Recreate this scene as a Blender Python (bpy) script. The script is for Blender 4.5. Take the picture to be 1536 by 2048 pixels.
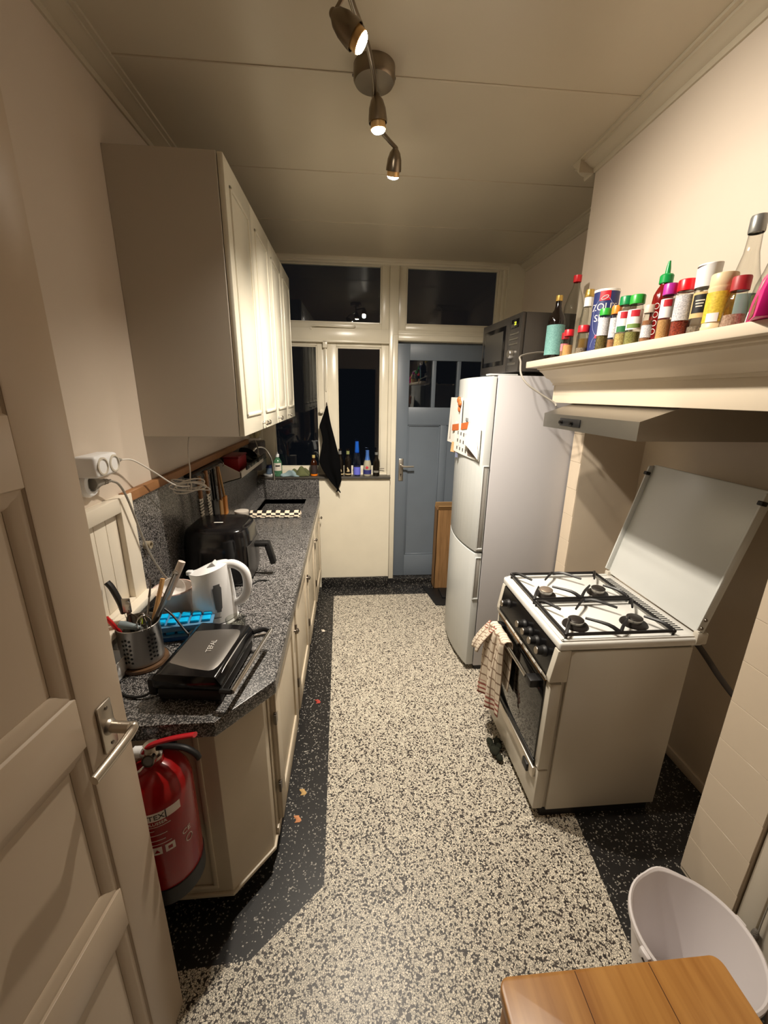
import bpy, bmesh, math, random
from mathutils import Vector, Matrix
random.seed(7)
for o in list(bpy.data.objects): bpy.data.objects.remove(o)
SC = bpy.context.scene
COL = SC.collection

# ------------------------------------------------------------------ camera
cam_d = bpy.data.cameras.new('camera'); cam = bpy.data.objects.new('camera', cam_d); COL.objects.link(cam)
cam_d.sensor_fit = 'VERTICAL'; cam_d.sensor_height = 36; cam_d.sensor_width = 27
cam_d.lens = 807 / 2048 * 36; cam_d.clip_start = 0.02
cam.matrix_world = Matrix(((0.99653817, 0.00860226, -0.08269021, 0.0),
                           (-0.08179535, 0.27938246, -0.95668959, 0.0),
                           (0.01487251, 0.96014137, 0.27911891, 1.73),
                           (0, 0, 0, 1)))
SC.camera = cam
# ------------------------------------------------------------------ world: night outside
W = bpy.data.worlds.new('night'); SC.world = W; W.use_nodes = True
W.node_tree.nodes['Background'].inputs[0].default_value = (0.30, 0.36, 0.5, 1)
W.node_tree.nodes['Background'].inputs[1].default_value = 0.004
# ------------------------------------------------------------------ exposure
SC.view_settings.view_transform = 'Standard'; SC.view_settings.look = 'None'
SC.view_settings.exposure = 1.47; SC.view_settings.gamma = 1.0; SC.view_settings.use_curve_mapping = False
LAMP_COL = (1.0, 0.905, 0.775)
LAMP_W = (30.0, 58.0, 70.0)      # the three spots of the ceiling lamp, watts

# ------------------------------------------------------------------ helpers
def s(r, g, b):
    f = lambda c: (c/255/12.92) if c/255 <= 0.04045 else ((c/255+0.055)/1.055)**2.4
    return (f(r), f(g), f(b))
MATS = {}
def mat(name, col, rough=0.5, metal=0.0, spec=0.5, bump=0.0, bscale=60.0, var=0.0, vscale=4.0, trans=0.0, ior=1.45, emit=0.0, coat=0.0, alpha=1.0, col2=None):
    if name in MATS: return MATS[name]
    m = bpy.data.materials.new(name); m.use_nodes = True; nt = m.node_tree; N = nt.nodes; L = nt.links
    b = N['Principled BSDF']
    b.inputs['Base Color'].default_value = (*col, 1); b.inputs['Roughness'].default_value = rough
    b.inputs['Metallic'].default_value = metal; b.inputs['Specular IOR Level'].default_value = spec
    b.inputs['Transmission Weight'].default_value = trans; b.inputs['IOR'].default_value = ior
    b.inputs['Coat Weight'].default_value = coat; b.inputs['Alpha'].default_value = alpha
    if emit:
        b.inputs['Emission Color'].default_value = (*col, 1); b.inputs['Emission Strength'].default_value = emit
    if bump or var or col2:
        tc = N.new('ShaderNodeTexCoord')
    if var or col2:
        n = N.new('ShaderNodeTexNoise'); n.inputs['Scale'].default_value = vscale; n.inputs['Detail'].default_value = 5
        L.new(tc.outputs['Object'], n.inputs['Vector'])
        mx = N.new('ShaderNodeMix'); mx.data_type = 'RGBA'
        c2 = col2 or tuple(c*(1-var) for c in col)
        mx.inputs[6].default_value = (*col, 1); mx.inputs[7].default_value = (*c2, 1)
        rp = N.new('ShaderNodeMapRange'); rp.inputs[1].default_value = 0.35; rp.inputs[2].default_value = 0.7
        L.new(n.outputs['Fac'], rp.inputs[0]); L.new(rp.outputs[0], mx.inputs[0])
        L.new(mx.outputs[2], b.inputs['Base Color'])
    if bump:
        n2 = N.new('ShaderNodeTexNoise'); n2.inputs['Scale'].default_value = bscale; n2.inputs['Detail'].default_value = 3
        L.new(tc.outputs['Object'], n2.inputs['Vector'])
        bp = N.new('ShaderNodeBump'); bp.inputs['Strength'].default_value = bump; bp.inputs['Distance'].default_value = 0.004
        L.new(n2.outputs['Fac'], bp.inputs['Height']); L.new(bp.outputs[0], b.inputs['Normal'])
    MATS[name] = m; return m

def terrazzo(name, ground, chips, scale, frac, edge, rough, chipvar=0.25, ground2=None):
    """cement ground with stone chips: voronoi cells, a fraction 'frac' of them are stone"""
    m = bpy.data.materials.new(name); m.use_nodes = True; nt = m.node_tree; N = nt.nodes; L = nt.links
    b = N['Principled BSDF']; b.inputs['Roughness'].default_value = rough
    tc = N.new('ShaderNodeTexCoord')
    wn = N.new('ShaderNodeTexNoise'); wn.inputs['Scale'].default_value = scale*1.0; wn.inputs['Detail'].default_value = 1
    L.new(tc.outputs['Object'], wn.inputs['Vector'])
    va = N.new('ShaderNodeVectorMath'); va.operation = 'MULTIPLY_ADD'
    va.inputs[1].default_value = (0.9/scale,)*3
    L.new(wn.outputs['Color'], va.inputs[0]); L.new(tc.outputs['Object'], va.inputs[2])
    v = N.new('ShaderNodeTexVoronoi'); v.feature = 'F1'; v.inputs['Scale'].default_value = scale
    L.new(va.outputs[0], v.inputs['Vector'])
    e = N.new('ShaderNodeTexVoronoi'); e.feature = 'DISTANCE_TO_EDGE'; e.inputs['Scale'].default_value = scale
    L.new(va.outputs[0], e.inputs['Vector'])
    sp = N.new('ShaderNodeSeparateColor'); L.new(v.outputs['Color'], sp.inputs[0])
    lt = N.new('ShaderNodeMath'); lt.operation = 'LESS_THAN'; lt.inputs[1].default_value = frac; L.new(sp.outputs[0], lt.inputs[0])
    gt = N.new('ShaderNodeMapRange'); gt.inputs[1].default_value = edge*0.6; gt.inputs[2].default_value = edge; L.new(e.outputs['Distance'], gt.inputs[0])
    mu = N.new('ShaderNodeMath'); mu.operation = 'MULTIPLY'; L.new(lt.outputs[0], mu.inputs[0]); L.new(gt.outputs[0], mu.inputs[1])
    cr = N.new('ShaderNodeMix'); cr.data_type = 'RGBA'
    cr.inputs[6].default_value = (*chips, 1); cr.inputs[7].default_value = (*tuple(c*(1-chipvar) for c in chips), 1)
    L.new(sp.outputs[1], cr.inputs[0])
    gr = N.new('ShaderNodeMix'); gr.data_type = 'RGBA'; g2 = ground2 or tuple(c*0.7 for c in ground)
    gr.inputs[6].default_value = (*ground, 1); gr.inputs[7].default_value = (*g2, 1); L.new(sp.outputs[2], gr.inputs[0])
    mx = N.new('ShaderNodeMix'); mx.data_type = 'RGBA'
    L.new(mu.outputs[0], mx.inputs[0]); L.new(gr.outputs[2], mx.inputs[6]); L.new(cr.outputs[2], mx.inputs[7])
    L.new(mx.outputs[2], b.inputs['Base Color'])
    MATS[name] = m; return m

def wood(name, c1, c2, axis=1, scale=1.0, rough=0.4):
    m = bpy.data.materials.new(name); m.use_nodes = True; nt = m.node_tree; N = nt.nodes; L = nt.links
    b = N['Principled BSDF']; b.inputs['Roughness'].default_value = rough
    tc = N.new('ShaderNodeTexCoord'); mp = N.new('ShaderNodeMapping')
    sc = [22*scale]*3; sc[axis] = 1.3*scale; mp.inputs['Scale'].default_value = sc
    L.new(tc.outputs['Object'], mp.inputs[0])
    n = N.new('ShaderNodeTexNoise'); n.inputs['Scale'].default_value = 1.6; n.inputs['Detail'].default_value = 6; n.inputs['Distortion'].default_value = 0.6
    L.new(mp.outputs[0], n.inputs['Vector'])
    r = N.new('ShaderNodeValToRGB'); r.color_ramp.elements[0].position = 0.3; r.color_ramp.elements[0].color = (*c1, 1)
    r.color_ramp.elements[1].position = 0.68; r.color_ramp.elements[1].color = (*c2, 1)
    L.new(n.outputs['Fac'], r.inputs[0]); L.new(r.outputs[0], b.inputs['Base Color'])
    MATS[name] = m; return m

class G:
    """geometry collector, world coordinates"""
    def __init__(g): g.bm = bmesh.new()
    def _new(g, before, M):
        vs = [v for v in g.bm.verts if v not in before]
        if M is not None: bmesh.ops.transform(g.bm, matrix=M, verts=vs)
        return vs
    def add(g, verts, faces, M=None):
        vs = [g.bm.verts.new((M @ Vector(v)) if M is not None else v) for v in verts]
        for f in faces:
            try: g.bm.faces.new([vs[i] for i in f])
            except ValueError: pass
        return g
    def box(g, x0, x1, y0, y1, z0, z1, bev=0.0, seg=2, M=None):
        t = bmesh.new()
        vs = [t.verts.new(p) for p in ((x0,y0,z0),(x1,y0,z0),(x1,y1,z0),(x0,y1,z0),(x0,y0,z1),(x1,y0,z1),(x1,y1,z1),(x0,y1,z1))]
        for f in ((3,2,1,0),(4,5,6,7),(0,1,5,4),(1,2,6,5),(2,3,7,6),(3,0,4,7)): t.faces.new([vs[i] for i in f])
        if bev: bmesh.ops.bevel(t, geom=t.edges[:], offset=bev, segments=seg, affect='EDGES', profile=0.5)
        return g.merge(t, M)
    def merge(g, t, M=None):
        t.verts.index_update()
        mp = {v: g.bm.verts.new((M @ v.co) if M is not None else v.co) for v in t.verts}
        for f in t.faces:
            try: g.bm.faces.new([mp[v] for v in f.verts])
            except ValueError: pass
        t.free(); return g
    def prism(g, poly, axis, a, b, bev=0.0, M=None):
        """polygon of 2D points extruded along axis (0,1,2) from a to b"""
        def P(p, t):
            if axis == 0: return (t, p[0], p[1])
            if axis == 1: return (p[0], t, p[1])
            return (p[0], p[1], t)
        t = bmesh.new(); n = len(poly)
        lo = [t.verts.new(P(p, a)) for p in poly]; hi = [t.verts.new(P(p, b)) for p in poly]
        t.faces.new(lo[::-1]); t.faces.new(hi)
        for i in range(n): t.faces.new((lo[i], lo[(i+1)%n], hi[(i+1)%n], hi[i]))
        bmesh.ops.recalc_face_normals(t, faces=t.faces[:])
        if bev: bmesh.ops.bevel(t, geom=t.edges[:], offset=bev, segments=2, affect='EDGES', profile=0.5)
        return g.merge(t, M)
    def lathe(g, prof, c=(0,0,0), n=24, M=None, sx=1.0, sy=1.0, a0=0.0, a1=2*math.pi):
        full = abs(a1-a0-2*math.pi) < 1e-6
        k = n if full else n+1
        verts = []; faces = []
        for (r, z) in prof:
            for i in range(k):
                a = a0+(a1-a0)*i/n
                verts.append((c[0]+r*math.cos(a)*sx, c[1]+r*math.sin(a)*sy, c[2]+z))
        for j in range(len(prof)-1):
            for i in range(n):
                i2 = (i+1) % k if full else i+1
                faces.append((j*k+i, j*k+i2, (j+1)*k+i2, (j+1)*k+i))
        g.add(verts, faces, M)
        return g
    def cyl(g, p0, p1, r0, r1=None, n=16, caps=True):
        r1 = r0 if r1 is None else r1
        p0 = Vector(p0); p1 = Vector(p1); d = p1-p0; h = d.length
        M = Matrix.Translation(p0) @ d.to_track_quat('Z', 'Y').to_matrix().to_4x4()
        prof = [(r0, 0), (r1, h)]
        if caps: prof = [(0.0001, 0)]+prof+[(0.0001, h)]
        return g.lathe(prof, n=n, M=M)
    def rev(g, p0, d, prof, n=24):
        """lathe around an arbitrary axis starting at p0 in direction d"""
        M = Matrix.Translation(Vector(p0)) @ Vector(d).to_track_quat('Z', 'Y').to_matrix().to_4x4()
        return g.lathe(prof, n=n, M=M)
    def sph(g, c, r, n=14, sc=(1,1,1), M=None):
        prof = [(max(0.0001, math.sin(math.pi*j/n)*r), -math.cos(math.pi*j/n)*r*sc[2]) for j in range(n+1)]
        return g.lathe(prof, c=c, n=n+4, sx=sc[0], sy=sc[1], M=M)
    def tube(g, pts, r, n=8, sub=5, closed=False, flat=1.0):
        P = [Vector(p) for p in pts]
        if sub > 1 and len(P) > 2:
            Q = []
            m = len(P)
            rng = range(m) if closed else range(m-1)
            for i in rng:
                p1 = P[i]; p2 = P[(i+1) % m]
                p0 = P[(i-1) % m] if (closed or i > 0) else p1*2-p2
                p3 = P[(i+2) % m] if (closed or i+2 < m) else p2*2-p1
                for k in range(sub):
                    t = k/sub
                    Q.append(0.5*((2*p1)+(p2-p0)*t+(2*p0-5*p1+4*p2-p3)*t*t+(3*p1-p0-3*p2+p3)*t**3))
            if not closed: Q.append(P[-1])
            P = Q
        m = len(P); rr = r if isinstance(r, (list, tuple)) else None
        verts = []; up = Vector((0.13, 0.27, 0.95))
        prev = None
        for i, p in enumerate(P):
            if closed: d = P[(i+1) % m]-P[i-1]
            else: d = P[min(i+1, m-1)]-P[max(i-1, 0)]
            d.normalize()
            if prev is None:
                u = up.cross(d)
                if u.length < 0.05: u = Vector((1, 0, 0)).cross(d)
            else: u = prev-d*prev.dot(d)
            u.normalize(); prev = u; w = d.cross(u)
            R = (rr[0]+(rr[1]-rr[0])*i/(m-1)) if rr else r
            for k in range(n):
                a = 2*math.pi*k/n
                verts.append(tuple(p+u*math.cos(a)*R+w*math.sin(a)*R*flat))
        faces = []
        for i in range(m if closed else m-1):
            i2 = (i+1) % m
            for k in range(n):
                k2 = (k+1) % n
                faces.append((i*n+k, i*n+k2, i2*n+k2, i2*n+k))
        if not closed:
            faces.append(tuple(range(n-1, -1, -1))); faces.append(tuple((m-1)*n+k for k in range(n)))
        return g.add(verts, faces)
    def surf(g, fn, nu, nv, closed_u=False, thick=0.0):
        """grid surface fn(u,v)->xyz, u,v in 0..1"""
        verts = [fn(i/nu, j/nv) for j in range(nv+1) for i in range(nu+(0 if closed_u else 1))]
        k = nu if closed_u else nu+1
        faces = []
        for j in range(nv):
            for i in range(nu):
                i2 = (i+1) % k if closed_u else i+1
                faces.append((j*k+i, j*k+i2, (j+1)*k+i2, (j+1)*k+i))
        t = bmesh.new(); vs = [t.verts.new(v) for v in verts]
        for f in faces: t.faces.new([vs[i] for i in f])
        if thick:
            bmesh.ops.recalc_face_normals(t, faces=t.faces[:])
            bmesh.ops.solidify(t, geom=t.faces[:], thickness=thick)
        return g.merge(t)
    def xf(g, M):
        bmesh.ops.transform(g.bm, matrix=M, verts=g.bm.verts[:]); return g

ORG = {}
def props(o, label=None, cat=None, group=None, kind=None):
    if label: o['label'] = label
    if cat: o['category'] = cat
    if group: o['group'] = group
    if kind: o['kind'] = kind
    return o
def root(name, loc, label=None, cat=None, group=None, kind=None):
    o = bpy.data.objects.new(name, None); o.empty_display_size = 0.05
    COL.objects.link(o); o.location = loc; ORG[o] = Vector(loc)
    return props(o, label, cat, group, kind)
def obj(name, g, m, parent=None, label=None, cat=None, group=None, kind=None, sharp=38, flip=True):
    bm = g.bm
    if flip: bmesh.ops.recalc_face_normals(bm, faces=bm.faces[:])
    if parent is not None: org = ORG[parent]
    else:
        xs = [v.co for v in bm.verts]
        org = Vector(((min(c.x for c in xs)+max(c.x for c in xs))/2, (min(c.y for c in xs)+max(c.y for c in xs))/2, min(c.z for c in xs)))
    bmesh.ops.translate(bm, verts=bm.verts[:], vec=-org)
    ca = math.radians(sharp)
    for e in bm.edges:
        e.smooth = not (len(e.link_faces) == 2 and e.calc_face_angle(0) > ca)
    for f in bm.faces: f.smooth = True
    me = bpy.data.meshes.new(name); bm.to_mesh(me); bm.free()
    me.materials.append(m)
    o = bpy.data.objects.new(name, me); COL.objects.link(o)
    if parent is not None: o.parent = parent
    else: o.location = org
    ORG[o] = org
    return props(o, label, cat, group, kind)
def copy_at(src, parent, delta):
    """another piece sharing mesh data, moved by delta inside the same parent"""
    c = src.copy(); COL.objects.link(c); c.parent = parent; c.location = Vector(src.location)+Vector(delta); ORG[c] = ORG[src]
    return c
def text(body, size, ext=0.0006):
    cu = bpy.data.curves.new('txt', 'FONT'); cu.body = body; cu.size = size; cu.align_x = 'CENTER'; cu.align_y = 'CENTER'
    cu.extrude = ext; cu.resolution_u = 3
    o = bpy.data.objects.new('txt', cu); COL.objects.link(o)
    dg = bpy.context.evaluated_depsgraph_get(); me = bpy.data.meshes.new_from_object(o.evaluated_get(dg))
    V = [v.co.copy() for v in me.vertices]; F = [tuple(p.vertices) for p in me.polygons]
    bpy.data.objects.remove(o); bpy.data.curves.remove(cu); bpy.data.meshes.remove(me)
    return V, F
def gtext(body, size, M=None, cyl=None, g=None, ext=0.0006):
    """lettering as thin raised print. cyl=(centre, radius, angle0): wrapped on an upright cylinder"""
    V, F = text(body, size, ext); g = g or G()
    if cyl:
        c, r, a0 = cyl[:3]
        V = [Vector((c[0]+(r+v.z)*math.cos(a0+v.x/r), c[1]+(r+v.z)*math.sin(a0+v.x/r), c[2]+v.y)) for v in V]
        g.add(V, F)
    else: g.add(V, F, M)
    return g
def axes(o, x, y):
    """matrix with local x,y axes given in world, origin o"""
    x = Vector(x).normalized(); z = x.cross(Vector(y)).normalized(); y = z.cross(x)
    m = Matrix((x, y, z)).transposed().to_4x4(); m.translation = Vector(o); return m
def rotz(c, deg):
    c = Vector(c); return Matrix.Translation(c) @ Matrix.Rotation(math.radians(deg), 4, 'Z') @ Matrix.Translation(-c)

# ------------------------------------------------------------------ materials
M_wall = mat('wall_paint', s(208, 194, 178), 0.55, var=0.05, vscale=2.5, bump=0.08, bscale=30)
M_ceil = mat('ceiling_paint', s(190, 179, 158), 0.3, var=0.04, vscale=3)
M_trim = mat('trim_gloss_paint', s(226, 216, 198), 0.3, bump=0.05, bscale=20)
M_frame = mat('window_paint', s(224, 216, 196), 0.25, var=0.05, vscale=6, bump=0.06, bscale=25)
M_cab = mat('cabinet_foil', s(214, 208, 190), 0.28)
M_cabside = mat('cabinet_side_panel', s(186, 177, 163), 0.5)
M_base = mat('base_cabinet_paint', s(200, 187, 165), 0.4, var=0.08, vscale=5, bump=0.06, bscale=25)
M_blue = mat('blue_grey_paint', s(106, 115, 125), 0.4, var=0.06, vscale=5)
M_door = mat('door_cream_paint', s(192, 174, 152), 0.33, var=0.04, vscale=3, bump=0.05, bscale=20)
M_white = mat('white_enamel', s(234, 234, 230), 0.22)
M_fridge = mat('fridge_white', s(190, 192, 190), 0.3, bump=0.04, bscale=250)
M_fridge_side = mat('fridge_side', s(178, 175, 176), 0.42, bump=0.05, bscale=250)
M_whitepl = mat('white_plastic', s(238, 238, 238), 0.3)
M_greypl = mat('grey_plastic', s(120, 120, 120), 0.45)
M_black = mat('black_gloss', s(16, 15, 16), 0.16)
M_blackm = mat('black_matte', s(20, 19, 19), 0.5)
M_iron = mat('black_iron', s(22, 20, 20), 0.42)
M_steel = mat('brushed_steel', s(176, 172, 166), 0.34, metal=1.0, bump=0.05, bscale=160)
M_steeld = mat('dark_steel', s(120, 112, 104), 0.35, metal=1.0)
M_chrome = mat('chrome', s(215, 212, 208), 0.12, metal=1.0)
M_alu = mat('aluminium', s(196, 188, 176), 0.35, metal=1.0)
M_nickel = mat('lamp_nickel', s(140, 128, 112), 0.3, metal=1.0)
M_tile = mat('cream_tile', s(208, 192, 170), 0.3, var=0.04, vscale=6)
M_grout = mat('grout', s(196, 180, 158), 0.8)
M_niche = mat('niche_paint', s(206, 191, 170), 0.45, var=0.10, vscale=3.5, bump=0.1, bscale=14)
M_field = terrazzo('terrazzo_light', s(70, 61, 54), s(240, 230, 210), 165, 0.80, 0.085, 0.42, 0.40, s(34, 29, 27))
M_dark = terrazzo('terrazzo_black', s(30, 28, 27), s(178, 172, 162), 190, 0.12, 0.12, 0.42, 0.7)
M_top = terrazzo('terrazzo_counter', s(48, 46, 46), s(176, 172, 168), 330, 0.42, 0.06, 0.3, 0.6, s(30, 29, 29))
M_strip = wood('pine_strip', s(122, 80, 46), s(154, 108, 66), 1, 1.0, 0.6)
M_stool = wood('pine_varnished', s(160, 106, 48), s(198, 144, 76), 1, 0.8, 0.35)
M_woodlt = wood('light_wood', s(190, 140, 84), s(214, 170, 112), 2, 2.0, 0.55)
M_card = wood('cardboard', s(116, 84, 48), s(150, 112, 70), 2, 1.6, 0.8)
def thin_glass(name, tint, rough=0.02, ior=1.5, edge=1.0):
    """thin walled glass: sees straight through, reflects by fresnel"""
    m = bpy.data.materials.new(name); m.use_nodes = True; N = m.node_tree.nodes; L = m.node_tree.links
    N.remove(N['Principled BSDF']); t = N.new('ShaderNodeBsdfTransparent'); t.inputs[0].default_value = (*tint, 1)
    l2 = N.new('ShaderNodeLayerWeight'); l2.inputs[0].default_value = 0.5; p2 = N.new('ShaderNodeMath'); p2.operation = 'POWER'; p2.inputs[1].default_value = 2.5; L.new(l2.outputs['Facing'], p2.inputs[0])
    tm = N.new('ShaderNodeMix'); tm.data_type = 'RGBA'; tm.inputs[6].default_value = (*tint, 1); tm.inputs[7].default_value = (*[c*edge for c in tint], 1); L.new(p2.outputs[0], tm.inputs[0]); L.new(tm.outputs[2], t.inputs[0])
    g = N.new('ShaderNodeBsdfGlossy'); g.inputs['Roughness'].default_value = rough
    lw = N.new('ShaderNodeLayerWeight'); lw.inputs[0].default_value = 0.5
    pw = N.new('ShaderNodeMath'); pw.operation = 'POWER'; pw.inputs[1].default_value = 4.0; L.new(lw.outputs['Facing'], pw.inputs[0])
    f = N.new('ShaderNodeMath'); f.operation = 'MULTIPLY_ADD'; f.inputs[1].default_value = 0.55; f.inputs[2].default_value = ((ior-1)/(ior+1))**2; L.new(pw.outputs[0], f.inputs[0])
    mx = N.new('ShaderNodeMixShader'); L.new(f.outputs[0], mx.inputs[0]); L.new(t.outputs[0], mx.inputs[1]); L.new(g.outputs[0], mx.inputs[2])
    L.new(mx.outputs[0], N['Material Output'].inputs[0]); MATS[name] = m; return m
M_glass = thin_glass('clear_glass', (0.90, 0.91, 0.88), edge=0.35)
M_pane = thin_glass('window_glass', (0.93, 0.95, 0.95), 0.0, 1.6)
M_red = mat('red_paint', s(146, 12, 14), 0.25)  # extinguisher red, the worktop's shadow on it darkened into the colour
M_redpl = mat('red_plastic', s(200, 30, 34), 0.35)
M_paper = mat('paper', s(212, 209, 202), 0.8)
M_ink = mat('print_black', s(40, 36, 36), 0.7)
M_print = mat('print_white', s(226, 216, 208), 0.6)
M_bulb = mat('bulb_lit', (1.0, 0.90, 0.74), 0.4, emit=40.0)
M_cord_w = mat('white_cord', s(214, 208, 198), 0.5)
M_cord_g = mat('grey_cord', s(150, 144, 134), 0.5)
M_cord_b = mat('black_cord', s(18, 17, 17), 0.5)
# ================================================================== SETTING
ZC = 2.74
# floor: black terrazzo with an inlaid light field
o = obj('floor', G().box(-0.95, 1.8, -0.7, 3.75, -0.1, 0.0), M_dark, kind='structure', label='black speckled terrazzo floor with a light inlaid field')
field = [(-0.155, 3.27), (-0.108, 1.05), (-0.33, 0.862), (-0.62, 0.850), (-0.62, -0.5), (0.90, -0.5), (0.905, 0.82), (0.955, 1.25), (0.955, 3.27)]
obj('terrazzo_field', G().prism(field, 2, -0.02, 0.0012), M_field, o, label='cream chip terrazzo field of the floor')
# ceiling of wide boards with cover strips
c = obj('ceiling', G().box(-0.95, 1.8, -0.7, 3.75, ZC, 2.86), M_ceil, kind='structure', label='cream painted boarded ceiling')
seams = [-0.7, -0.16, 0.45, 1.06, 1.665, 2.285, 2.865, 3.6]
for i in range(len(seams)-1):
    obj('ceiling_board', G().box(-0.80, 1.40, seams[i]+0.002, seams[i+1]-0.002, ZC-0.006, ZC, 0.0015, 1), M_ceil, c)
for y in seams[1:-1]:
    obj('seam_strip', G().box(-0.80, 1.40, y-0.0045, y+0.0045, ZC-0.0095, ZC-0.002, 0.0025, 2), M_ceil, c)
# walls
obj('wall_left', G().box(-0.95, -0.80, -0.7, 3.75, 0, ZC), M_wall, kind='structure', label='cream painted left wall')
wb = G(); wb.box(-0.80, 0.345, 3.45, 3.62, 0, 1.03); wb.box(1.262, 1.42, 3.50, 3.66, 0, ZC); wb.box(-0.80, 1.42, 3.62, 3.72, 2.74, 2.80)
obj('wall_back', wb, M_frame, kind='structure', label='white wall below the window at the far end')
obj('wall_right', G().box(1.40, 1.60, 2.19, 3.66, 0, ZC), M_wall, kind='structure', label='cream right wall behind the fridge')
wf = G(); wf.box(-0.95, -0.70, -0.28, -0.16, 0, ZC); wf.box(0.45, 1.8, -0.28, -0.16, 0, ZC); wf.box(-0.70, 0.45, -0.28, -0.16, 2.15, ZC)
obj('wall_front', wf, M_wall, kind='structure', label='cream wall around the open doorway')
# chimney breast with niche
wc = root('wall_chimney', (1.3, 1.5, 0), 'cream chimney breast with an open cooking niche', None, None, 'structure')
obj('upper_breast', G().box(1.085, 1.80, -0.16, 2.035, 1.88, ZC), M_wall, wc)
obj('niche_back', G().box(1.60, 1.75, 1.01, 2.085, 0, 1.88), M_niche, wc)
obj('niche_head', G().box(1.06, 1.80, -0.16, 1.99, 1.72, 1.88), M_niche, wc)
def pillar(y0, y1, x1, cols):
    p = obj('pillar', G().box(1.2525, x1, y0, y1, 0, 1.88), M_niche, wc)
    w = (y1-y0)/cols; first = None
    for k in range(cols):
        for j in range(12):
            z0 = 0.02+j*0.152
            if z0+0.15 > 1.88: continue
            if first is None:
                first = obj('tile', G().box(1.2475, 1.254, y0+0.0008, y0+w-0.0008, z0, z0+0.1508, 0.0008, 1), M_tile, p)
            else: copy_at(first, p, (0, k*w, j*0.152))
    return p
pillar(2.085, 2.19, 1.80, 1)
pillar(0.815, 1.01, 1.80, 1)
obj('side_return', G().box(1.40, 1.80, 2.035, 2.19, 1.88, ZC), M_wall, wc)
# near right wall with flush painted cupboard front
wr = obj('wall_right_near', G().box(1.285, 1.45, -0.16, 0.815, 0, 1.88), M_wall, kind='structure', label='cream painted wall beside the tiled pillar')
obj('jamb', G().box(1.262, 1.29, 0.755, 0.812, 0, 1.72, 0.004), M_trim, wr)
obj('cupboard_leaf', G().box(1.268, 1.29, 0.20, 0.750, 0.05, 1.70, 0.003), M_trim, wr)
# cornices
prof = [(0, -0.056), (0.008, -0.056), (0.012, -0.048), (0.012, -0.040), (0.030, -0.034), (0.048, -0.020), (0.058, -0.018), (0.058, -0.010), (0.074, -0.009), (0.074, 0), (0, 0)]
obj('trim_1', G().prism([(-0.80+a, ZC-0.006+b) for a, b in prof], 1, -0.7, 3.48), M_ceil, kind='structure', label='stepped cornice above the wall cabinets')
obj('trim_2', G().prism([(1.085-a, ZC-0.006+b) for a, b in prof], 1, -0.16, 2.11), M_ceil, kind='structure', label='stepped cornice along the chimney breast')
obj('trim_3', G().prism([(1.40-a, ZC-0.006+b) for a, b in prof], 1, 2.05, 3.48), M_ceil, kind='structure', label='stepped cornice above the fridge')
obj('trim_4', G().prism([(2.035+a, ZC-0.006+b) for a, b in prof], 0, 1.01, 1.40), M_ceil, kind='structure', label='stepped cornice return at the breast corner')
# baseboards, threshold, niche base
bb = G(); bb.box(-0.27, 0.345, 3.432, 3.45, 0, 0.098, 0.004); bb.box(0.225, 0.335, 3.42, 3.45, 0, 0.10, 0.004)
obj('baseboard_back', bb, M_dark, kind='structure', label='black terrazzo skirting under the white window wall')
obj('trim_5', G().box(0.345, 1.262, 3.50, 3.70, 0, 0.045, 0.004), M_dark, kind='structure', label='black terrazzo threshold under the blue door')
obj('baseboard_right', G().box(1.585, 1.60, 1.01, 2.085, 0, 0.05, 0.003), M_niche, kind='structure', label='cream skirting at the back of the niche')

# ---- window_1: painted timber frame with four sashes
FY = 3.54
win = root('window_1', (-0.1, FY, 1.03), 'painted timber window with two casements and two transom lights', None, None, 'structure')
def bar(nm, x0, x1, z0, z1, y0=FY, y1=FY+0.08, b=0.004, p=win):
    return obj(nm, G().box(x0, x1, y0, y1, z0, z1, b), M_frame, p)
bar('jamb', -0.80, -0.735, 1.03, 2.74)
bar('mullion', 0.325, 0.398, 1.03, 2.74, FY-0.02)
bar('mullion', 0.345, 0.388, 0.045, 1.05, FY-0.02)
bar('jamb', 1.236, 1.265, 0.045, 2.74, FY-0.02)
bar('head', -0.80, 1.265, 2.708, 2.74, FY-0.05)
bar('head_bead', -0.80, 1.265, 2.696, 2.712, FY-0.025)
bar('transom', -0.735, 0.325, 2.140, 2.236, FY-0.015)
bar('transom', 0.398, 1.236, 2.150, 2.236, FY-0.005)
bar('transom_bead', -0.735, 0.325, 2.128, 2.146, FY-0.03)
bar('transom_bead', 0.398, 1.236, 2.196, 2.214, FY-0.025)
bar('sill_rail', -0.735, 0.325, 1.03, 1.058)
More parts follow.
